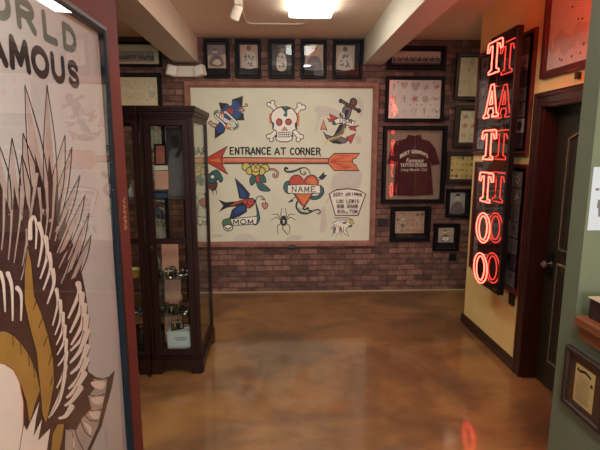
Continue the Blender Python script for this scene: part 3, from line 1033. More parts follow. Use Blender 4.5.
def portrait_art(a, x0, y0, x1, y1, seed, dark, mid, light, style=0):
    """a standing or seated sitter in an old photograph"""
    w_, h_ = x1 - x0, y1 - y0
    U = lambda u, v: (x0 + u * w_, y0 + v * h_)
    rnd = random.Random(seed)
    E_ = lambda u, v, ru, rv, m: a.ell(*U(u, v), ru * w_, rv * h_, m, n=14)
    if style == 0:      # man leaning over a table
        a.poly([U(0, .55), U(1, .6), U(1, 1), U(0, 1)], mid)
        E_(.42, .74, .13, .10, light); E_(.42, .80, .14, .07, dark)
        a.poly([U(.1, .1), U(.2, .5), U(.38, .66), U(.52, .66), U(.75, .52), U(.9, .1)], mid, True)
        a.poly([U(.2, .12), U(.32, .48), U(.5, .55), U(.68, .4), U(.72, .1)], dark, True)
        E_(.5, .25, .25, .14, light)
        for i in range(6):
            E_(rnd.uniform(.2, .8), rnd.uniform(.08, .45), .05, .03, rnd.choice([dark, mid]))
    elif style == 1:    # back piece: figure from behind with tattooed back
        E_(.5, .86, .13, .11, dark)
        a.poly([U(.15, .02), U(.14, .5), U(.25, .66), U(.42, .72), U(.58, .72), U(.75, .66), U(.86, .5), U(.85, .02)], light, True)
        for i in range(16):
            E_(rnd.uniform(.25, .75), rnd.uniform(.1, .62), .05, .045, rnd.choice([dark, mid]))
    elif style == 2:    # pale standing figure before a dark drape
        a.poly([U(0, 0), U(0, 1), U(1, 1), U(1, 0)], dark)
        E_(.52, .78, .14, .10, mid)
        a.poly([U(.3, 0), U(.24, .4), U(.35, .64), U(.5, .7), U(.68, .64), U(.78, .4), U(.72, 0)], light, True)
        for i in range(9):
            E_(rnd.uniform(.35, .65), rnd.uniform(.1, .55), .05, .035, mid)
    elif style == 3:    # head and shoulders
        E_(.5, .72, .16, .14, light); a.poly([U(.32, .74), U(.4, .92), U(.6, .92), U(.68, .74), U(.6, .82), U(.42, .82)], dark, True)
        a.poly([U(.08, 0), U(.15, .4), U(.4, .55), U(.6, .55), U(.85, .4), U(.92, 0)], mid, True)
        E_(.44, .72, .02, .015, dark); E_(.56, .72, .02, .015, dark); a.stroke([U(.45, .64), U(.55, .64)], .012 * h_, dark)
    else:               # busy group scene
        for i in range(7):
            u = .12 + i * .125
            E_(u, .62 + .05 * (i % 3), .05, .06, light)
            a.poly([U(u - .08, .1), U(u - .07, .5), U(u, .58), U(u + .07, .5), U(u + .08, .1)], dark if i % 2 else mid, True)
        a.stroke([U(0, .12), U(1, .12)], .05 * h_, mid)


PROF_FLAT = lambda wd, d: [(0, 0), (0, d * .85), (wd * .12, d), (wd * .75, d), (wd, d * .7), (wd, 0)]


def frame_thing(name, label, box, rot, plane, fw, d, wood, matcol, group=None, tilt=0.0, pane=PANE, yaw=0.0):
    """empty at the middle of the back of the frame; box = (u0, v0, u1, v1) in wall metres"""
    u0, v0, u1, v1 = box
    cu, cv = (u0 + u1) / 2, (v0 + v1) / 2
    hw, hh = (u1 - u0) / 2, (v1 - v0) / 2
    if rot == BACK:
        loc = (cu, plane - math.sin(tilt) * hh, cv)
        r = (R(90) + tilt, 0, 0)
    elif rot == RIGHT:
        loc = (plane, cu, cv); r = rot
    else:
        loc = (plane, cu, cv); r = rot
    t = thing(name, label, 'picture', loc, r, group)
    MB().ring(-hw, -hh, hw, hh, PROF_FLAT(fw, d), wood).build('frame', t)
    b = MB()
    e = fw * .8
    b.box(-hw + e, hw - e, -hh + e, hh - e, 0.001, 0.006, matcol)
    b.build('mat_board', t)
    g = MB().box(-hw + e, hw - e, -hh + e, hh - e, -0.001, 0.001, pane).build('glass_pane', t)
    g.location = (0, 0, d * .62); g.rotation_euler = (0, yaw, 0)
    return t, cu, cv


def sheet(t, box, cu, cv, m, z=0.0065, flip=False):
    """the print in the mat window; returns the Art layer above it and its local box"""
    u0, v0, u1, v1 = box
    a = Art(None, z)
    x0, x1 = (u0 - cu, u1 - cu) if not flip else (cu - u1, cu - u0)
    a.poly([(x0, v0 - cv), (x1, v0 - cv), (x1, v1 - cv), (x0, v1 - cv)], m)
    return a, (x0, v0 - cv, x1, v1 - cv)


TILT = R(4)
WP = BY - 0.002
top = [
    ((-0.85, 2.488, -0.57, 2.900), (-0.813, 2.597, -0.616, 2.838), 0, SEPIA, 'photo of a man over a round design, leftmost black frame under the ceiling'),
    ((-0.513, 2.490, -0.225, 2.900), (-0.455, 2.600, -0.261, 2.841), 1, SEPIA, 'photo of a tattooed back, second from left in the frame row under the ceiling'),
    ((-0.145, 2.490, 0.148, 2.900), (-0.103, 2.581, 0.101, 2.844), 2, GREYPAPER, 'photo of a pale standing figure, middle of five black frames under the ceiling'),
    ((0.215, 2.487, 0.505, 2.900), (0.268, 2.589, 0.464, 2.848), 3, SEPIA, 'photo of a dark haired head, fourth from left in the frame row under the ceiling'),
    ((0.572, 2.489, 0.905, 2.900), (0.604, 2.591, 0.815, 2.843), 1, SEPIA, 'photo of a tattooed torso in black frame, next to the right ceiling beam'),
]
for i, (bx, inn, st, pap, lab) in enumerate(top):
    t, cu, cv = frame_thing('framed_photograph', lab, bx, BACK, WP, 0.035, 0.028, BLACKWOOD, BLACKMAT, 'black framed photographs under the ceiling', TILT)
    a, b = sheet(t, inn, cu, cv, pap)
    portrait_art(a, *b, 20 + i, INKBROWN if i != 2 else INK, INKGREY, INKSOFT if i != 3 else INKPINK, st)
    a.build('photograph', t)

# left of the mural, behind the cabinets
t, cu, cv = frame_thing('framed_photograph', 'wide panorama photo with pale mat, high on the brick left of the left beam', (-1.95, 2.603, -1.317, 2.871), BACK, WP, 0.032, 0.025, BLACKWOOD, OLDPAPER)
a, b = sheet(t, (-1.80, 2.655, -1.40, 2.775), cu, cv, GREYPAPER)
a.poly([(b[0], b[1] + .03), (b[2], b[1] + .02), (b[2], b[1] + .06), (b[0] + .2, b[1] + .075), (b[0], b[1] + .06)], INKGREY)
flash_art(a, b[0], b[1] + .02, b[2], b[1] + .075, 10, 2, 3, INK, [INKGREY, INKSOFT], 1.0)
a.build('photograph', t)
t, cu, cv = frame_thing('framed_flash_sheet', 'cream flash sheet with tiny dark marks in black frame, above the glass cabinets', (-1.908, 2.054, -1.335, 2.541), BACK, WP, 0.045, 0.028, BLACKWOOD, OLDPAPER)
a, b = sheet(t, (-1.862, 2.098, -1.386, 2.505), cu, cv, OLDPAPER)
rnd = random.Random(4)
for i in range(5):
    for j in range(3):
        x = b[0] + (b[2] - b[0]) * (i + .5 + rnd.uniform(-.2, .2)) / 5; y = b[1] + (b[3] - b[1]) * (j + .5 + rnd.uniform(-.15, .15)) / 3
        doodle(a, x, y, .085, rnd.randrange(7), rnd, INKSOFT, [INKSOFT, OLDPAPER])
        a.ell(x + .04, y - .045, .006, .006, INK, n=8)
a.build('flash_sheet', t)

# right of the mural
t, cu, cv = frame_thing('framed_photograph', 'wide panorama photo of a crowd in a thick black frame, top right under the ceiling', (1.187, 2.592, 1.856, 2.850), BACK, WP, 0.05, 0.03, BLACKWOOD, BLACKMAT)
a, b = sheet(t, (1.248, 2.666, 1.792, 2.792), cu, cv, SEPIA)
for i in range(22):
    x = b[0] + .02 + i * .024
    a.poly([(x - .012, b[1] + .02), (x - .011, b[1] + .055), (x, b[1] + .062), (x + .011, b[1] + .055), (x + .012, b[1] + .02)], [INK, INKGREY, INKBROWN][i % 3])
    a.ell(x, b[1] + .068, .007, .009, INKSOFT if i % 2 else INKGREY, n=8)
a.poly([(b[0], b[1]), (b[2], b[1]), (b[2], b[1] + .02), (b[0], b[1] + .02)], INKGREY)
a.build('photograph', t)

t, cu, cv = frame_thing('framed_flash_sheet', 'large white flash sheet of faint designs, directly above the framed shirt', (1.179, 2.018, 1.859, 2.523), BACK, WP, 0.04, 0.028, BLACKWOOD, PAPER, pane=REDPANE, yaw=R(-1.4))
a, b = sheet(t, (1.216, 2.058, 1.823, 2.487), cu, cv, PAPER)
flash_art(a, *b, 5, 3, 8, INKSOFT, [PAPER, INKSOFT, INKPINK], .9)
rnd = random.Random(5)
for i in range(14):
    a.ell(b[0] + (b[2] - b[0]) * rnd.uniform(.05, .95), b[1] + (b[3] - b[1]) * rnd.choice([.06, .36, .62, .93]), .007, .006, INKGREY, n=8)
a.build('flash_sheet', t)

# framed shirt
t, cu, cv = frame_thing('framed_shirt', 'maroon short-sleeved work shirt with white lettering mounted in a large dark frame', (1.163, 1.080, 1.905, 1.972), BACK, WP, 0.045, 0.062, BLACKWOOD, TANMAT, pane=REDPANE, yaw=R(-1.6))
bx = (1.20, 1.12, 1.868, 1.932)
SX = lambda px, py: (on_back(380 + px / 5.3, 120 + py / 5.3, BY - 0.02)[0] - cu, on_back(380 + px / 5.3, 120 + py / 5.3, BY - 0.02)[1] - cv)
body = [(150, 78), (182, 84), (214, 76), (222, 100), (262, 112), (292, 150), (318, 232), (276, 240), (268, 215), (282, 395), (180, 402), (72, 398), (78, 300), (86, 215), (72, 236), (38, 232), (58, 160), (88, 112), (140, 98)]
poly = [SX(*p) for p in body]
mb = MB().prism(poly, 0.008, 0.020, SHIRTRED)
sh = mb.build('shirt', t)
MB().prism([SX(*p) for p in ((150, 78), (182, 86), (214, 76), (220, 100), (182, 112), (144, 100))], 0.020, 0.026, SHIRTRED).build('collar', sh)
a = Art(lambda x, y: SX(x, y), 0.0206)
a.text('BERT GRIMM\'S', 106, 205, 255, 184, INKWHITE, 0.03, arch=-28)
a.text('Famous', 138, 226, 228, 202, INKWHITE, 0.01, skew=.06)
a.text('TATTOO STUDIO', 108, 248, 248, 230, INKWHITE, 0.03)
a.text('Long Beach, Cal.', 108, 274, 246, 255, INKWHITE, 0.0, skew=.05)
a.stroke([(128, 104), (124, 180)], 2.0, INK)
a.build('shirt_lettering', sh)

t, cu, cv = frame_thing('framed_flash_sheet', 'cream sheet with rows of small designs, just below the framed shirt', (1.284, 0.621, 1.767, 1.039), BACK, WP, 0.05, 0.03, BLACKWOOD, BLACKMAT, pane=REDPANE, yaw=R(-1.4))
a, b = sheet(t, (1.345, 0.717, 1.693, 0.982), cu, cv, SEPIA)
flash_art(a, *b, 6, 4, 12, INKBROWN, [INKPINK, INKGREY, SEPIA, OLDPAPER], .95)
a.build('flash_sheet', t)

t, cu, cv = frame_thing('framed_flash_sheet', 'tall pale flash sheet, top of the column left of the neon sign', (1.964, 2.261, 2.42, 2.771), BACK, WP, 0.045, 0.03, BROWNFRAME, OLDPAPER, tilt=R(5))
a, b = sheet(t, (2.007, 2.306, 2.377, 2.730), cu, cv, OLDPAPER)
flash_art(a, *b, 4, 4, 31, INKSOFT, [OLDPAPER, INKSOFT], .9)
for i in range(8):
    a.ell(b[0] + .03 + .04 * i, b[1] + .04 + .12 * (i % 4), .006, .006, INK, n=8)
a.build('flash_sheet', t)

t, cu, cv = frame_thing('framed_flash_sheet', 'pale yellow flash sheet, second from top in the column left of the neon sign', (1.990, 1.729, 2.42, 2.209), BACK, WP, 0.06, 0.03, BROWNFRAME, OLDPAPER, tilt=R(3))
a, b = sheet(t, (2.055, 1.795, 2.355, 2.145), cu, cv, OLDPAPER)
flash_art(a, *b, 3, 3, 33, INKGREY, [INKYEL, OLDPAPER, INKPINK], .8)
a.build('flash_sheet', t)

t, cu, cv = frame_thing('framed_flash_sheet', 'deep yellow sheet crowded with small designs in dark frame, left of the neon sign', (1.920, 1.315, 2.371, 1.683), BACK, WP, 0.05, 0.03, BROWNFRAME, YELPAPER)
a, b = sheet(t, (1.970, 1.365, 2.308, 1.637), cu, cv, YELPAPER)
flash_art(a, *b, 6, 4, 12, INKBROWN, [INKYEL, INKGREEN, YELPAPER], .9)
a.build('flash_sheet', t)

t, cu, cv = frame_thing('framed_photograph', 'black and white portrait photo in a wide black frame, below the deep yellow flash sheet', (1.944, 0.904, 2.262, 1.246), BACK, WP, 0.04, 0.028, BLACKWOOD, BLACKMAT)
a, b = sheet(t, (1.994, 0.955, 2.172, 1.204), cu, cv, GREYPAPER)
portrait_art(a, *b, 41, INK, INKGREY, INKSOFT, 3)
a.build('photograph', t)

t, cu, cv = frame_thing('framed_photograph', 'small pale photo in a square black frame, lowest picture on the brick wall', (1.809, 0.495, 2.125, 0.834), BACK, WP, 0.04, 0.028, BLACKWOOD, BLACKMAT)
a, b = sheet(t, (1.872, 0.600, 2.060, 0.779), cu, cv, GREYPAPER)
portrait_art(a, *b, 43, INKGREY, SEPIA, PAPER, 0)
a.build('photograph', t)

tag(MB().rbox(1.135, 1.247, BY - 0.03, BY, 0.815, 0.897, 0.004, BLACKPLASTIC).build('junction_box'), 'small black plate on the brick wall just right of the mural frame', 'outlet')
tag(MB().rbox(2.02, 2.10, BY - 0.03, BY, 0.378, 0.458, 0.004, BLACKPLASTIC).build('wall_socket'), 'small black plate on the brick near the floor below the lowest picture', 'outlet')
tag(MB().rbox(1.862, 1.925, BY - 0.05, BY, 2.046, 2.085, 0.006, BLACKPLASTIC).build('wall_bracket'), 'tiny black bracket at the lower right corner of the large white flash sheet', 'bracket')

# ------------------------------------------------------------------ right wall: frames behind the sign, big frame above the door
REDFRAME = mat('red_brown_frame_wood', (84, 30, 26), 0.3, var=0.25, scale=8, coat=0.3)
DARKPRINT = mat('dark_print_paper', (70, 56, 60), 0.6, var=0.3, scale=20)
for bx, lab, sd in (((3.262, 1.658, 4.20, 2.550), 'upper of two dark photo collages behind the neon sign on the yellow wall', 51),
                    ((3.215, 0.600, 4.13, 1.595), 'lower of two dark photo collages behind the neon sign on the yellow wall', 52)):
    t, cu, cv = frame_thing('framed_collage', lab, bx, RIGHT, RX, 0.03, 0.025, REDFRAME, BLACKMAT, 'collages behind the neon sign')
    rnd = random.Random(sd)
    a = Art(None, 0.0065)
    hw, hh = (bx[2] - bx[0]) / 2 - .05, (bx[3] - bx[1]) / 2 - .05
    nx, ny = 6, 7
    for i in range(nx):
        for j in range(ny):
            x = -hw + 2 * hw * (i + .5) / nx; y = -hh + 2 * hh * (j + .5) / ny
            ww, hh_ = hw / nx * rnd.uniform(.90, .99), hh / ny * rnd.uniform(.92, .99)
            a.poly([(x - ww, y - hh_), (x + ww, y - hh_), (x + ww, y + hh_), (x - ww, y + hh_)], rnd.choice([DARKPRINT, GREYPAPER, INKGREY, INKGREY]))
            doodle(a, x, y, hh_ * 1.8, rnd.randrange(7), rnd, INK, [INKGREY, GREYPAPER, DARKPRINT])
    a.build('photographs', t)
t, cu, cv = frame_thing('framed_flash_sheet', 'large pale flash sheet in red-brown frame hung high above the green door', (2.42, 2.18, 3.165, 2.78), RIGHT, RX, 0.045, 0.03, REDFRAME, PAPER)
a, b = sheet(t, (2.468, 2.228, 3.117, 2.732), cu, cv, PAPER, flip=True)
for k in range(9):
    a.ell(b[0] + .06 + k * .062, b[1] + .15 + .03 * math.sin(k * 1.9), .052, .045 + .012 * (k % 3), mat('grey_wash', (206, 202, 194), .7, var=.03), n=16)
rnd = random.Random(8)
for i in range(16):
    a.ell(b[0] + (b[2] - b[0]) * rnd.uniform(.04, .96), b[1] + (b[3] - b[1]) * rnd.uniform(.06, .95), .009, .008, rnd.choice([INKBROWN, INK, INKGREY]), n=8)
a.build('flash_sheet', t)
tag(MB().rbox(RX - 0.03, RX, 2.748, 2.774, 2.122, 2.162, 0.004, BLACKPLASTIC).build('door_sensor'), 'tiny black sensor box on the yellow wall between door casing and large flash sheet', 'sensor')
tag(MB().rbox(RX - 0.014, RX, 3.285, 3.365, 0.50, 0.592, 0.004, BLACKPLASTIC).build('switch_plate'), 'small black plate under the lower collage on the yellow wall', 'outlet')

# ------------------------------------------------------------------ neon sign
NEON = emit('neon_red', (1.0, 0.058, 0.036), 7.0)
SIGNBLACK = mat('sign_black_enamel', (14, 8, 8), 0.45, var=0.1)
SIGNFACE = mat('sign_gloss_face', (20, 8, 8), 0.04, var=0.1, ior=1.46, coat=0.0)
sign = thing('neon_sign', 'tall narrow black neon sign with glowing red letters spelling tattoo on the yellow wall', 'sign', (1.65, 3.48, 1.58), RIGHT)
hw, hh = 0.205, 0.985
mb = MB().rbox(-hw, hw, -hh, hh, -0.05, -0.002, 0.004, SIGNBLACK)
mb.build('housing', sign)
MB().box(-hw + .012, hw - .012, -hh + .012, hh - .012, -0.004, 0.0, SIGNFACE).build('face_panel', sign)
for y in (-.7, .7):
    for x in (-.12, .12):
        MB().box(x - .015, x + .015, y - .015, y + .015, -0.119, -0.049, DARKMETAL).build('mounting_bracket', sign)
T_OUT = [(0, .72), (.03, .97), (.12, 1.0), (.88, 1.0), (.97, .97), (1, .72), (.88, .70), (.80, .86), (.66, .88), (.66, .14), (.84, .08), (.84, 0), (.16, 0), (.16, .08), (.34, .14), (.34, .88), (.20, .86), (.12, .70)]
A_OUT = [(.40, 1), (.60, 1), (.88, .12), (1, .07), (1, 0), (.60, 0), (.60, .07), (.68, .12), (.62, .28), (.34, .28), (.27, .12), (.38, .07), (.38, 0), (0, 0), (0, .07), (.11, .12)]
A_IN = [(.49, .80), (.58, .40), (.38, .40)]


def ell_pts(cx, cy_, rx, ry, n=30):
    return [(cx + rx * math.cos(2 * math.pi * i / n), cy_ + ry * math.sin(2 * math.pi * i / n)) for i in range(n)]


def dense(pts, step=.12):
    out = []
    for i, p in enumerate(pts):
        q = pts[(i + 1) % len(pts)]
        d = math.hypot(q[0] - p[0], q[1] - p[1])
        k = max(1, int(d / step))
        for s in range(k):
            t = s / k
            out.append((p[0] + (q[0] - p[0]) * t, p[1] + (q[1] - p[1]) * t))
    return out


O_OUT = ell_pts(.5, .5, .5, .5); O_IN = ell_pts(.5, .5, .29, .40)
zs = [(2.272, 2.505), (1.948, 2.19), (1.628, 1.85), (1.296, 1.525), (0.968, 1.205), (0.635, 0.878)]
NZ = 0.05
for ch, (z0, z1) in zip('TATTOO', zs):
    mb = MB()
    W_ = 0.245
    loops = {'T': [T_OUT], 'A': [A_OUT, A_IN], 'O': [O_OUT, O_IN]}[ch]
    for lp in loops:
        pts = dense(lp) if ch != 'O' else lp
        pts = [(-W_ / 2 + p[0] * W_ - 0.01, (z0 - 1.58) + p[1] * (z1 - z0), NZ) for p in pts]
        mb.tube(pts, 0.0048, NEON, 8, closed=True)
    lt = mb.build('neon_letter', sign)
    lt['label'] = 'glowing red neon tube letter ' + ch
    zc = (z0 + z1) / 2 - 1.58
    for y in (z0 - 1.58 + .012, z1 - 1.58 - .012):
        MB().tube([(-.01, y, 0), (-.01, y, NZ - .008)], 0.004, WHITEPLASTIC, 8).build('tube_support', lt)
MB().tube([(-.03, .71, .003), (-.035, .62, .012), (-.02, .56, .003)], 0.003, BLACKPLASTIC).build('power_lead', sign)
MB().tube([(.04, -.05, .003), (.06, -.15, .012), (.045, -.22, .003)], 0.003, BLACKPLASTIC).build('power_lead', sign)

# ------------------------------------------------------------------ green pier: certificate, notice, box on ledge
t, cu, cv = frame_thing('framed_certificate', 'framed cream certificate with brown mat on the green half wall under the ledge', (1.485, 0.645, 1.732, 0.900), RIGHT, 1.2, 0.022, 0.022, BROWNFRAME, BROWNMAT)
a, b = sheet(t, (1.560, 0.685, 1.675, 0.848), cu, cv, YELPAPER, flip=True)
xw = b[2] - b[0]; yh = b[3] - b[1]
a.stroke([(b[0] + xw * .2, b[3] - yh * .17), (b[0] + xw * .5, b[3] - yh * .11), (b[0] + xw * .8, b[3] - yh * .17)], yh * .07, INK, smooth=True)
a.ell(b[0] + xw * .14, b[3] - yh * .14, xw * .06, yh * .05, INK, n=10)
a.ell(b[2] - xw * .14, b[3] - yh * .34, xw * .07, yh * .05, INK, n=10)
rnd = random.Random(2)
for i in range(13):
    y = b[3] - yh * (.27 + i * .052)
    a.stroke([(b[0] + xw * .12, y), (b[0] + xw * (.72 if i < 4 else .86 - .1 * rnd.random()), y)], yh * .014, INKGREY)
a.build('certificate', t)

NY = 1.72
nt_ = thing('paper_notice', 'white paper restroom notice with person pictograms taped to the end of the green wall', 'notice', (1.335, NY, 1.51), BACK)
MB().box(-.125, .125, -.125, .125, 0.0005, 0.0015, mat('notice_paper', (182, 188, 198), .7, var=.02)).build('paper', nt_)
a = Art(None, 0.0016)
for cx in (-.078, -.022):
    a.ell(cx, .008, .009, .009, INKGREY, n=14)
    if cx < -.05:
        a.poly([(cx - .016, -.003), (cx + .016, -.003), (cx + .018, -.036), (cx + .011, -.036), (cx + .009, -.07), (cx - .009, -.07), (cx - .011, -.036), (cx - .018, -.036)], INKGREY)
    else:
        a.poly([(cx - .009, -.003), (cx + .009, -.003), (cx + .02, -.044), (cx + .008, -.044), (cx + .008, -.07), (cx - .008, -.07), (cx - .008, -.044), (cx - .02, -.044)], INKGREY)
for k in range(9):
    a.stroke([(-.11 + k * .024, .038), (-.11 + k * .024 + .016, .038)], .009, INKGREY)
a.build('pictograms', nt_)

bx_ = thing('wooden_box', 'brown wooden box with pale top edge standing on the wooden ledge', 'box', (1.275, 1.555, 1.055))
MB().rbox(-.085, .085, -.08, .08, 0, .078, 0.004, BROWNFRAME).build('body', bx_)
MB().rbox(-.09, .09, -.085, .085, .078, .084, 0.002, SEPIA).build('lid', bx_)

# ------------------------------------------------------------------ poster on the left wall
PX_ = -0.8
PT = 0.012
poster = thing('framed_poster', 'huge framed poster of a spread eagle reading world famous on the red wall at left', 'poster', (PX_, 1.3, 1.25), LEFT)
Y0, Y1, PZ0, PZ1 = 0.25, 2.14, 0.12, 2.238
FB = (Y0 - 1.3, PZ0 - 1.25, Y1 - 1.3, PZ1 - 1.25)
MB().ring(*FB, [(0, 0), (0, .024), (.008, .034), (.024, .036), (.031, .034), (.031, 0)], BROWNFRAME).build('frame', poster)
TEALFR = mat('blue_black_frame_lining', (18, 28, 36), 0.55, var=0.1, ior=1.3)
MB().ring(*FB, [(.0311, 0), (.0311, .0335), (.036, .0325), (.036, 0)], TEALFR).build('frame_lining', poster)
POSTERPAPER = mat('poster_paper', (196, 201, 203), 0.65, var=0.03, scale=3)
MB().box(Y0 - 1.267, Y1 - 1.333, PZ0 - 1.217, PZ1 - 1.283, 0.001, 0.004, POSTERPAPER).build('poster_sheet', poster)
gy0, gy1, gz0, gz1 = Y0 - 1.263, Y1 - 1.337, PZ0 - 1.213, PZ1 - 1.287
mb = MB()   # the pane leans a little: tight to the sheet at the bottom, against the lining at the top
mb.add([(gy0, gz0, .007), (gy1, gz0, .007), (gy1, gz1, .029), (gy0, gz1, .029), (gy0, gz0, .008), (gy1, gz0, .008), (gy1, gz1, .030), (gy0, gz1, .030)],
       [(0, 3, 2, 1), (4, 5, 6, 7), (0, 1, 5, 4), (1, 2, 6, 5), (2, 3, 7, 6), (3, 0, 4, 7)], POSTERPANE)
mb.build('glass_pane', poster)


def poster_map(px, py):
    y, z = on_left(px, py, PX_ + 0.005)
    return y - 1.3, z - 1.25


def part_(z=0.004):
    return Art(poster_map, z, 0.00003)


PBROWN = mat('poster_dark_brown', (64, 44, 43), 0.6, var=0.12, scale=8)
PGOLD = mat('poster_gold', (168, 134, 68), 0.6, var=0.12, scale=10)
PWHITE = mat('poster_white', (236, 230, 222), 0.6, var=0.04)
PGREY = mat('poster_grey', (184, 174, 168), 0.6, var=0.1)
PGREEN = mat('poster_grey_green', (96, 108, 102), 0.6, var=0.06)
PBLACK = mat('poster_black', (34, 24, 26), 0.6, var=0.1)

for word, z0_, z1_, m_ in (('WORLD', 2.062, 2.165, PGREEN), ('FAMOUS', 1.933, 2.038, PBLACK)):
    a = Art(None, 0.004, 0.00003)
    th = .027
    a.brush(word, 1.175 - 1.3 + th / 2, z0_ - 1.25 + th / 2, 1.885 - 1.3 - th / 2, z1_ - 1.25 - th / 2, th, m_, 0.48 if word == 'WORLD' else 0.42, heavy=True)
    a.build('lettering', poster)

a = part_().crop(0, 0, 1)
# grey wash of the upper feathers and the dark body of the wing
blades = [((25, 85), (34, 205), (52, 205)), ((47, 85), (44, 205), (58, 205)), ((23, 133), (28, 215), (46, 215)), ((12, 138), (8, 215), (22, 215)),
          ((22, 155), (20, 220), (34, 220)), ((-2, 142), (-8, 210), (12, 210)), ((65, 135), (44, 215), (58, 215)), ((72, 147), (48, 222), (60, 222)),
          ((85, 195), (58, 255), (70, 245)), ((89, 213), (66, 275), (76, 265)), ((91, 235), (70, 280), (80, 275)), ((80, 175), (54, 232), (64, 230))]
a.poly([(-10, 190), (10, 195), (24, 185), (36, 190), (46, 185), (58, 205), (64, 215), (72, 240), (80, 265), (87, 300), (89, 340), (88, 368), (92, 374), (102, 380), (108, 378), (98, 410), (88, 432), (80, 452), (-10, 452)], PBROWN, True, k=4)
for tip, l, r in blades:
    a.poly([tip, l, r], PGREY)
for tip, l, r in blades:
    mid = ((l[0] + r[0]) / 2, l[1] + 5)
    a.poly([(tip[0] * .45 + mid[0] * .55, tip[1] * .45 + mid[1] * .55), (l[0] + 2, l[1] + 4), (r[0] - 1, r[1] + 4)], PBROWN)
    c1 = ((tip[0] + l[0]) / 2 + (l[0] - r[0]) * .12, (tip[1] + l[1]) / 2)
    c2 = ((tip[0] + r[0]) / 2 + (r[0] - l[0]) * .22, (tip[1] + r[1]) / 2)
    a.stroke([tip, c1, l], 0.9, PBLACK, smooth=True)
    a.stroke([tip, c2, r], 1.1, PBLACK, smooth=True)
a.build('upper_wing', poster)

a = part_(0.0048).crop(0, 200, 5)


def quill(pts, w0, m=PWHITE, line=True):
    if line:
        a.stroke(pts, w0 * 1.75, PBLACK, smooth=True, w1=w0 * .8)
    a.stroke(pts, w0 * 1.4, m, smooth=True, w1=w0 * .45)
    if m is PWHITE:
        a.ell(pts[0][0], pts[0][1], w0 * .7, w0 * .7, m, n=10)


for pts in ([(105, 10), (100, 100), (70, 315)], [(165, 0), (142, 150), (112, 330)], [(60, 0), (55, 150), (42, 300)], [(20, 20), (18, 140), (8, 250)], [(135, 180), (130, 300), (105, 400)],
            [(310, 70), (275, 205)], [(340, 135), (285, 265)], [(350, 220), (295, 340)], [(355, 300), (305, 418)], [(200, 0), (206, 70), (202, 150)], [(235, -10), (238, 80), (225, 190)], [(268, 0), (262, 100), (245, 200)],
            [(390, 180), (340, 300)], [(400, 260), (350, 380)]):
    (x0_, y0_), (x1_, y1_) = pts[0], pts[1]
    k_ = .9 if y0_ < 30 else .3
    quill([(x0_ + (x0_ - x1_) * k_, y0_ - abs(y1_ - y0_) * k_)] + pts, 12, PGREY, line=False)
for pts in ([(150, 190), (152, 110), (168, 84), (182, 130), (178, 245)], [(195, 120), (212, 200), (190, 335)], [(228, 188), (235, 280), (200, 395)], [(245, 270), (252, 340), (215, 450)], [(262, 350), (268, 420), (235, 520)],
            [(0, 365), (16, 420), (25, 560)], [(38, 368), (58, 440), (62, 605)], [(85, 440), (105, 480), (103, 605)]):
    quill(pts, 17)
a.crop(50, 280, 5)
for pts in ([(140, 20), (143, 70), (90, 192)], [(158, 72), (150, 150), (98, 265)], [(170, 128), (160, 220), (104, 325)], [(180, 185), (165, 280), (100, 355)], [(185, 258), (150, 350), (98, 415)], [(184, 335), (150, 420), (100, 470)],
            [(182, 400), (140, 490), (90, 545)], [(170, 470), (120, 550), (80, 590)], [(150, 540), (110, 600), (70, 630)], [(105, 635), (75, 680), (40, 692)]):
    quill(pts, 22, PWHITE)
for pts in ([(30, 48), (36, 120), (10, 228)], [(48, 105), (50, 190), (22, 275)], [(62, 168), (60, 250), (28, 325)], [(72, 232), (66, 310), (32, 375)], [(78, 300), (72, 375), (36, 430)], [(80, 360), (66, 460), (30, 540)],
            [(76, 430), (50, 560), (-10, 690)], [(70, 480), (45, 600), (0, 680)]):
    quill(pts, 14, PWHITE)
a.build('wing_feathers', poster)

a = part_(0.0062).crop(0, 0, 1)
a.poly([(27, 246), (31, 262), (34, 296), (42, 316), (48, 336), (53, 360), (54, 382), (50, 406), (46, 424), (42, 415), (40, 392), (36, 352), (29, 326), (24, 302), (24, 272)], PGOLD, line=PBLACK, lw=0.8)
a.poly([(-10, 332), (5, 331), (14, 336), (22, 345), (29, 355), (36, 372), (40, 390), (35, 404), (29, 424), (26, 402), (20, 384), (8, 366), (-10, 362)], PGOLD, line=PBLACK, lw=0.8)
for x, y in ((12, 334), (20, 343), (28, 354), (33, 366)):
    a.stroke([(x, y), (x + 1, y + 12)], 0.8, PBLACK)
for x, y, dx in ((36, 300, 3), (42, 318, 4), (47, 336, 4), (51, 355, 3), (52, 376, 2)):
    a.stroke([(x, y), (x - dx, y + 10)], 0.9, PBLACK)
a.poly([(50, 455), (52, 434), (57, 424), (64, 424), (62, 440), (58, 455)], PGOLD, line=PBLACK, lw=0.8)
a.poly([(-10, 362), (4, 364), (13, 370), (19, 382), (23, 402), (23, 430), (19, 455), (-10, 455)], PWHITE, line=INKRED, lw=0.9)
a.poly([(18, 455), (23, 424), (26, 430), (40, 398), (36, 418), (33, 436), (42, 418), (38, 440), (50, 428), (46, 455)], PWHITE, line=PBLACK, lw=0.8)
a.build('gold_feathers', poster)

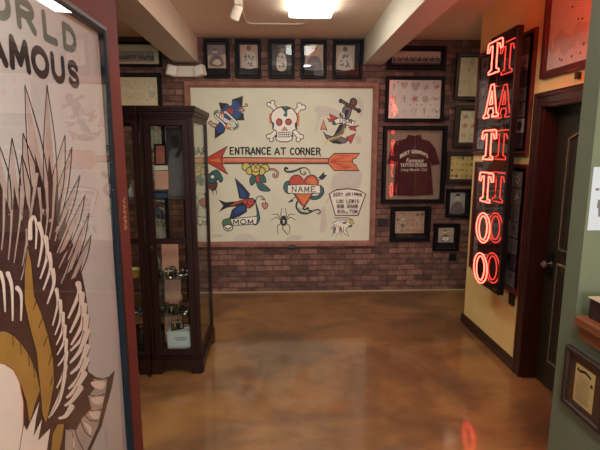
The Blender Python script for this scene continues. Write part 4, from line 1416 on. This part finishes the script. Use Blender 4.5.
a = part_(0.0062).crop(50, 360, 5)
a.poly([(185, 65), (215, 85), (260, 95), (290, 90), (320, 55), (305, 140), (280, 230), (255, 330), (195, 450), (70, 460), (75, 340), (140, 290), (175, 240)], PGREY, line=PBLACK, lw=5)
a.poly([(185, 65), (215, 85), (225, 140), (190, 180), (205, 240), (180, 270), (160, 290), (130, 350), (75, 345), (110, 250), (160, 150)], PBROWN)
for pts in ([(185, 70), (230, 95), (285, 92)], [(185, 170), (230, 182), (272, 170)], [(180, 235), (215, 255), (262, 245)], [(165, 262), (195, 300), (240, 305)], [(150, 300), (175, 360), (205, 385)], [(120, 340), (140, 400), (165, 450)], [(80, 345), (110, 370), (115, 450)]):
    a.stroke(pts, 5, PBLACK, smooth=True)
for x0, y0, x1, y1 in ((205, 110, 270, 120), (205, 190, 262, 195), (195, 262, 245, 268), (165, 310, 205, 350), (95, 350, 120, 420)):
    a.poly([(x0, y0), (x1, y1 - 12), (x1 - 6, y1 + 25), (x0 + 15, y0 + 28)], PWHITE, True)
a.poly([(320, 55), (300, 145), (282, 230), (258, 320), (200, 455), (182, 455), (238, 330), (262, 230), (280, 140), (285, 95)], PBLACK)
for i in range(4):
    a.stroke([(275 + i * 5, 345 + i * 14), (270 + i * 4, 380 + i * 16), (282 + i * 3, 372 + i * 18)], 2, PGREY, smooth=True)
a.build('tail_fan', poster)

# upright gilt lettering on the red wall end
wl = thing('wall_lettering', 'faded gilt upright lettering on the red wall beside the poster frame', 'lettering', (PX_, 2.302, 1.385), LEFT)
a = Art(lambda x, y: (y, -x), 0.0006)
a.text('VANAS', -.08, -.021, .088, .021, mat('faded_gilt', (158, 130, 92), 0.5), 0.03)
a.build('letters', wl)

# ------------------------------------------------------------------ display cabinets
CW, CD, CH = 0.375, 0.62, 2.0
SHELVES = [0.455, 0.745, 1.345]


def make_cabinet(label, x0, over, inset):
    c = thing('display_cabinet', label, 'cabinet', (x0, 3.28, 0))
    p = 0.032
    mb = MB()
    # corner posts
    for x in (0, CW - p):
        for y in (0.006, CD - p):
            mb.box(x, x + p, y, y + p, 0.13, 1.93, CABWOOD)
    # rails along the sides, front and back
    for z0, z1 in ((0.13, 0.165), (1.90, 1.93)):
        for x in (0, CW - p):
            mb.box(x + .002, x + p - .002, 0.03, CD - 0.03, z0, z1, CABWOOD)
        mb.box(0.03, CW - .03, 0.008, 0.03, z0, z1, CABWOOD)
        mb.box(0.03, CW - .03, CD - .03, CD - .006, z0, z1, CABWOOD)
    mb.box(CW / 2 - .03, CW / 2 + .03, CD - .028, CD - .008, 0.165, 1.9, CABWOOD)
    mb.box(0.0, CW, 0.006, CD, 0.105, 0.135, CABWOOD)
    mb.build('carcass', c)
    # crown
    mb = MB()
    for dz, e in ((1.93, .002), (1.945, .012), (1.965, .022), (1.982, .03)):
        mb.rbox(-min(e, .004), CW + min(e, over), -e, CD + .004, dz, dz + .022, 0.004, CABWOOD)
    mb.build('crown', c)
    # plinth with bracket feet
    mb = MB()
    prof = [(0, 0), (.075, 0), (.082, .022), (.10, .035), (.125, .04), (.145, .055), (CW / 2, .06), (CW - .145, .055), (CW - .125, .04), (CW - .10, .035), (CW - .082, .022), (CW - .075, 0), (CW, 0), (CW, .115), (0, .115)]
    Mx = Matrix(((1, 0, 0, 0), (0, 0, 1, 0), (0, 1, 0, 0), (0, 0, 0, 1)))
    mb.prism(prof, -0.012, 0.012, CABWOOD, Mx)
    mb.prism(prof, CD - .02, CD, CABWOOD, Mx)
    sp = [(0, 0), (.075, 0), (.082, .022), (.10, .035), (.125, .045), (CD - .125, .045), (CD - .10, .035), (CD - .082, .022), (CD - .075, 0), (CD, 0), (CD, .115), (0, .115)]
    Ms = Matrix(((0, 0, 1, 0), (1, 0, 0, 0), (0, 1, 0, 0), (0, 0, 0, 1)))
    mb.prism(sp, CW - .008, CW + min(over, .012), CABWOOD, Ms)
    mb.prism(sp, -.002, .018, CABWOOD, Ms)
    mb.build('plinth', c)
    # door
    sw_ = .05 if inset > .02 else .036
    d = MB().ring(inset, .15, CW - inset, 1.915, [(0, 0), (0, .016), (.006, .022), (sw_ - .008, .022), (sw_ - .002, .012), (sw_, 0)], CABWOOD)
    d.box(inset + sw_ - .003, CW - inset - sw_ + .003, 1.02, 1.06, 0.0, .018, CABWOOD)
    do = d.build('door', c)
    do.rotation_euler = BACK; do.location = (0, 0.008, 0)
    for z0, z1 in ((.195, 1.022), (1.058, 1.868)):
        MB().box(inset + sw_ - .004, CW - inset - sw_ + .004, z0, z1, 0.006, 0.010, CABPANE).build('door_pane', do)
    k = MB().lathe([(0.005, 0), (0.005, .012), (.011, .018), (.009, .026)], BRASS, Matrix.Translation((.052, 1.0, .022)), 12).build('door_knob', do)
    for x in (.012, CW - .016):
        MB().box(x, x + .004, .036, CD - .03, .165, 1.90, CABPANE).build('side_pane', c)
    for x0, x1 in ((.032, CW / 2 - .03), (CW / 2 + .03, CW - .032)):
        MB().box(x0, x1, CD - .02, CD - .016, .165, 1.90, CABPANE).build('back_pane', c)
    SHG = glass('shelf_pane', 1.5, (0.72, 0.80, 0.76))
    for z in SHELVES:
        MB().box(.018, CW - .018, .035, CD - .032, z - .008, z, SHG).build('glass_shelf', c)
    return c


CX1, CX2 = -1.004, -1.391
cab1 = make_cabinet('dark wood glass display cabinet nearer the mural, with a white box inside at the bottom', CX1, .024, .029)
cab2 = make_cabinet('dark wood glass display cabinet half hidden behind the red wall and poster frame', CX2, .003, .006)
CY = 3.28


# contents: tattoo machines
def make_machine():
    t = thing('tattoo_machine', 'x', 'tattoo machine')
    mb = MB()
    mb.box(-.035, .035, -.008, .008, 0, .006, DARKMETAL)
    mb.box(-.035, -.029, -.008, .008, .006, .048, DARKMETAL)
    mb.tube([(.032, 0, .004), (.04, 0, .03), (.03, 0, .055), (.0, 0, .06)], .004, DARKMETAL, 6)
    mb.box(-.034, .02, -.006, .006, .048, .052, METAL)
    mb.build('frame', t)
    for x in (-.014, .008):
        m = Matrix.Translation((x, 0, .006))
        MB().lathe([(.006, 0), (.0095, .002), (.0095, .034), (.006, .038)], BRASS if x < 0 else BLACKPLASTIC, m, 12).build('coil', t)
    MB().tube([(.04, 0, .014), (.075, 0, .010), (.11, 0, .007)], .0065, METAL, 8).build('grip_tube', t)
    return t


mach = make_machine()
first = [True]


def put_machine(x, y, z, rz, lab, group, s=1.0):
    if first[0]:
        o = mach; first[0] = False
    else:
        o = copy_tree(mach)
    o.location = (x, y, z); o.rotation_euler = (0, 0, R(rz)); o.scale = (s, s, s)
    o['label'] = lab; o['group'] = group


for x, y, rz in ((.06, .075, -20), (.15, .07, 15), (.32, .075, 165), (.13, .16, 30), (.24, .15, -10), (.31, .22, 200), (.22, .27, 90)):
    put_machine(CX1 + x, CY + y, SHELVES[1], rz, 'steel tattoo machine lying on the upper of the two lower glass shelves', 'tattoo machines on the upper lower-door shelf', 1.05)
for x, y, rz in ((.06, .07, 10), (.16, .065, -15), (.32, .07, 175), (.07, .15, 35), (.20, .14, 5), (.32, .15, 150), (.20, .23, 60), (.31, .24, 190)):
    put_machine(CX1 + x, CY + y, SHELVES[0], rz, 'steel tattoo machine crowded on the lowest glass shelf of the mural-side cabinet', 'tattoo machines on the lowest shelf', 1.05)
for x, y, rz in ((.32, .08, 180), (.31, .17, 165), (.20, .12, 20)):
    put_machine(CX2 + x, CY + y, SHELVES[0], rz, 'steel tattoo machine on the lowest glass shelf of the half hidden cabinet', 'tattoo machines in the half hidden cabinet', 1.05)


def make_bottle(col):
    t = thing('ink_bottle', 'x', 'bottle')
    MB().lathe([(.014, 0), (.016, .003), (.016, .045), (.010, .054), (.006, .058)], col, None, 14).build('body', t)
    MB().lathe([(.007, .056), (.007, .066), (.003, .08), (.002, .084)], WHITEPLASTIC, None, 10).build('cap', t)
    return t


for i, (cx, x, y, z, col, lab) in enumerate((
        (CX1, .10, .33, SHELVES[0], INKBLUE, 'small blue ink bottle behind the machines on the lowest glass shelf'),
        (CX1, .24, .33, SHELVES[0], INKRED, 'small red ink bottle behind the machines on the lowest glass shelf'),
        (CX1, .30, .34, SHELVES[0], INKGREEN, 'small green ink bottle behind the machines on the lowest glass shelf'),
        (CX1, .15, .35, SHELVES[0], INKYEL, 'small yellow ink bottle behind the machines on the lowest glass shelf'),
        (CX2, .30, .15, SHELVES[2], INKPINK, 'small pink bottle on the top shelf of the half hidden cabinet'),
        (CX2, .24, .20, SHELVES[2], INKWHITE, 'small white bottle on the top shelf of the half hidden cabinet'))):
    b = make_bottle(col)
    b.location = (cx + x, CY + y, z); b['label'] = lab; b.scale = (1.2,) * 3


def leaning_sheet(label, x, y, z, wd, ht, lean, yaw, m, seed, cat='flash sheet', nx=3, ny=5, fills=None):
    t = thing('flash_sheet', label, cat, (x, y, z), (R(90 - lean), 0, R(yaw)))
    MB().box(-wd / 2, wd / 2, 0, ht, 0, .003, m).build('board', t)
    a = Art(None, .0031)
    flash_art(a, -wd / 2 + .01, .01, wd / 2 - .01, ht - .01, nx, ny, seed, INKPINK, fills or [m, m, INKPINK], .8)
    a.build('designs', t)
    return t


leaning_sheet('pink flash sheet leaning at the back of the upper shelf behind the door glass', CX1 + .092, CY + .17, 1.345, .10, .20, 8, 6, PINKSHEET, 61)  # added in place of a pink reflection in the upper door glass
leaning_sheet('tall pink flash sheet standing at the left in the middle compartment of the cabinet', CX1 + .105, CY + .27, .745, .13, .255, 5, 4, PINKSHEET, 62)
leaning_sheet('narrow pink flash sheet standing behind the machines on the lowest glass shelf', CX1 + .105, CY + .30, .455, .13, .25, 5, 0, PINKSHEET, 63)
leaning_sheet('pink flash sheet standing on the cabinet floor behind the white box', CX1 + .105, CY + .27, .135, .14, .29, 5, 3, PINKSHEET, 64)

# stand-ins for door-glass reflections: red picture with white strip, dark figure, white rods
pt = thing('reflection_picture', 'small red print in a dark frame propped upright near the top of the cabinet', 'picture', (CX1 + .082, CY + .22, 1.585), (R(86), 0, R(4)))
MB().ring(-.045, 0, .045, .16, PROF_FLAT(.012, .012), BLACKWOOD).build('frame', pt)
MB().box(-.037, .037, .01, .15, .001, .005, mat('reflection_red', (160, 84, 70), .6, var=.25, scale=18)).build('print', pt)
MB().box(-.05, .05, -.036, 0, -.004, .004, WHITEPLASTIC).build('reflection_strip', pt)
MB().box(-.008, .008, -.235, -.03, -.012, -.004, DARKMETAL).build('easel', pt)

dk = thing('reflection_figure', 'tall dark grey print of a standing figure at the back of the upper cabinet compartment', 'picture', (CX1 + .175, CY + .33, 1.345), (R(87), 0, 0))  # dark sheet added where the glass mirrors a person
MB().box(-.075, .075, 0, .53, 0, .003, mat('reflection_charcoal', (62, 58, 56), .5, var=.2, scale=9)).build('sheet', dk)
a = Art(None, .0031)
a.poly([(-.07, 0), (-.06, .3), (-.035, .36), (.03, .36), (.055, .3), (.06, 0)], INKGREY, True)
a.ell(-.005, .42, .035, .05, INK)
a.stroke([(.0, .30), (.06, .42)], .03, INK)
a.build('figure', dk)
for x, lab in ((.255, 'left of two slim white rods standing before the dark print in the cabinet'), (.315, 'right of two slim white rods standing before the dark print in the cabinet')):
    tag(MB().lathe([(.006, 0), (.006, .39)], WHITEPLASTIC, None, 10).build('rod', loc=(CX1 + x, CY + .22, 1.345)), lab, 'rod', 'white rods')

# items in the middle compartment (just above the door rail)
lowz = .745
jb = thing('tool_case', 'small dark blue case on the glass shelf in the cabinet behind the door rail', 'case', (CX1 + .10, CY + .12, SHELVES[2]), (0, 0, R(8)))
MB().rbox(-.05, .05, -.03, .03, 0, .045, .005, INKNAVY).build('body', jb)
MB().rbox(-.052, .052, -.032, .032, .046, .062, .005, DARKMETAL).build('lid', jb)

# white box on the cabinet floor
wb = thing('white_box', 'white cardboard box with two lines of dark print on the cabinet floor', 'box', (CX1 + .19, CY + .14, .135))
CARD = mat('white_card', (206, 208, 206), .7, var=.03)
MB().rbox(-.09, .09, -.06, .06, 0, .155, .003, CARD).build('body', wb)
a = Art(lambda x, y: (x, y), 0)
fr = MB()
for z, x0, x1 in ((.115, -.035, .06), (.098, -.025, .055)):
    x = x0
    rr = random.Random(int(z * 1000))
    while x < x1:
        wdd = rr.uniform(.004, .009)
        fr.box(x, x + wdd, -.0608, -.06, z, z + .010, INKGREY)
        x += wdd + .003
fr.build('printing', wb)
MB().rbox(-.092, .092, -.062, .062, .148, .168, .003, CARD).build('lid', wb)
put_machine(CX1 + .17, CY + .13, .303, 20, 'dark tattoo machine lying on top of the white box', 'machine on the white box', 1.3)
tr = thing('booklet', 'thin white booklet lying on the white box in the cabinet', 'booklet', (CX1 + .235, CY + .19, .303), (0, 0, R(-8)))
MB().box(-.045, .045, -.03, .03, 0, .004, PAPER).build('pages', tr)
MB().box(-.046, .046, -.031, .031, .004, .006, WHITEPLASTIC).build('cover', tr)

# half hidden cabinet
t = thing('amber_tray', 'amber tray of tubes on the middle shelf of the half hidden cabinet', 'tray', (CX2 + .27, CY + .12, SHELVES[1]))
AMB = mat('amber_plastic', (176, 124, 56), .35, var=.2)
MB().box(-.07, .07, -.045, .045, 0, .006, AMB).box(-.07, .07, -.045, -.041, .006, .05, AMB).box(-.07, .07, .041, .045, .006, .05, AMB).box(-.07, -.066, -.041, .041, .006, .05, AMB).box(.066, .07, -.041, .041, .006, .05, AMB).build('tray', t)
for i in range(4):
    MB().tube([(-.06, -.03 + i * .02, .055), (.06, -.03 + i * .02, .055)], .008, WHITEPLASTIC if i % 2 else INKYEL, 8).build('tube', t)
t = thing('tall_bottle', 'tall dark bottle on the floor of the half hidden cabinet', 'bottle', (CX2 + .28, CY + .12, .135))
MB().lathe([(.03, 0), (.034, .004), (.034, .12), (.014, .16), (.012, .19)], mat('dark_bottle_glass', (30, 34, 28), .12, var=.1, coat=.5), None, 20).build('body', t)
MB().lathe([(.014, .19), (.014, .21)], BRASS, None, 14).build('cap', t)
t = thing('photo_stand', 'pale photo card standing on the top shelf of the half hidden cabinet', 'picture', (CX2 + .27, CY + .25, SHELVES[2]), (R(80), 0, 0))
MB().box(-.05, .05, 0, .13, 0, .003, SEPIA).build('card', t)
a = Art(None, .0032); portrait_art(a, -.04, .01, .04, .12, 5, INKBROWN, INKGREY, INKSOFT, 3); a.build('portrait', t)

# dark loose cord by the cabinet feet
tag(MB().tube([(-1.03, 3.24, .006), (-1.01, 3.25, .012), (-1.00, 3.24, .006), (-1.015, 3.225, .006), (-1.03, 3.235, .014), (-1.012, 3.26, .006), (-1.01, 3.5, .006)], .005, BLACKPLASTIC).build('power_cord'),
    'short black cord bunched on the floor between the cabinet feet', 'cord')

# ------------------------------------------------------------------ emergency light
em = thing('emergency_light', 'white twin-head emergency light on the brick wall under the left ceiling beam', 'emergency light', (-1.045, BY, 2.555))
MB().rbox(-.135, .135, -.075, 0, -.062, .055, .012, WHITEPLASTIC).build('housing', em)
for sx in (-1, 1):
    M_ = Matrix.Translation((sx * .155, -.085, -.002)) @ Matrix.Rotation(R(-22 * sx), 4, 'Z') @ Matrix.Rotation(R(-14 * sx), 4, 'Y')
    h = MB().rbox(-.055, .055, -.04, .04, -.058, .058, .01, WHITEPLASTIC, M_).build('lamp_head', em)
    MB().rbox(-.045, .045, -.046, -.038, -.048, .048, .004, LENS, M_).build('lens', h)

# ------------------------------------------------------------------ ceiling lamp, track lamp, conduit
TUBE = emit('fluorescent_diffuser', (0.98, 1.0, 0.92), 7.0)
fl = thing('ceiling_light', 'long white fluorescent light glowing on the ceiling in front of the mural', 'ceiling light', (0.258, 3.645, CZ))
MB().box(-.12, .12, -.62, .62, -.02, 0, WHITEPLASTIC).build('housing', fl)
mb = MB()
prof = [(-.188, -.02), (-.188, -.048), (-.178, -.058), (-.05, -.062), (.05, -.062), (.178, -.058), (.188, -.048), (.188, -.02)]
n = len(prof)
vs = [(x, -.615, z) for x, z in prof] + [(x, .615, z) for x, z in prof]
mb.add(vs, [(i, (i + 1) % n, (i + 1) % n + n, i + n) for i in range(n)] + [tuple(range(n)), tuple(range(n, 2 * n))], TUBE)
mb.build('diffuser', fl)

tk = thing('track_light', 'white track light head hanging from the ceiling left of the fluorescent light', 'track light', (-.335, 3.82, CZ))
MB().box(-.018, .018, -1.6, .10, -.02, 0, WHITEPLASTIC).build('track', tk)
MB().rbox(-.03, .03, -.06, .05, -.10, -.02, .005, WHITEPLASTIC).build('adapter', tk)
Mh = Matrix.Translation((-.02, .0, -.145)) @ Matrix.Rotation(R(28), 4, 'Y') @ Matrix.Rotation(R(25), 4, 'X')
MB().lathe([(.030, .055), (.036, .045), (.040, -.045), (.040, -.05)], WHITEPLASTIC, Mh, 20).build('lamp_head', tk)
MB().lathe([(.034, -.052), (.034, -.049)], LENS, Mh, 18).build('lens', tk)
MB().tube([(0, 0, -.10), (-.005, 0, -.125)], .006, DARKMETAL).build('swivel', tk)
tag(MB().tube([(-.325, 3.92, 2.905), (-.345, 4.2, 2.913), (-.34, 4.55, 2.913), (-.33, 4.62, 2.913), (-.29, 4.665, 2.913), (.18, 4.66, 2.913), (.225, 4.63, 2.913), (.24, 4.45, 2.913), (.245, 4.25, 2.909)], .007, WHITEPLASTIC).build('conduit'),
    'thin pale conduit running along the ceiling from the track light to the fluorescent light', 'conduit')

# track spots of the room aimed at the mural and the cabinets (lamp heads out of the picture)
spot('track_spot_mural', (-0.3, 2.6, 2.82), (-0.35, 5.2, 1.4), 16, 70, (1.0, 0.88, 0.66))
spot('track_spot_floor', (-0.3, 1.9, 2.82), (-0.2, 3.6, 0.0), 20, 80, (1.0, 0.86, 0.62))
spot('track_spot_wall', (0.6, 2.2, 2.82), (1.8, 3.6, 0.7), 16, 60, (1.0, 0.88, 0.66))
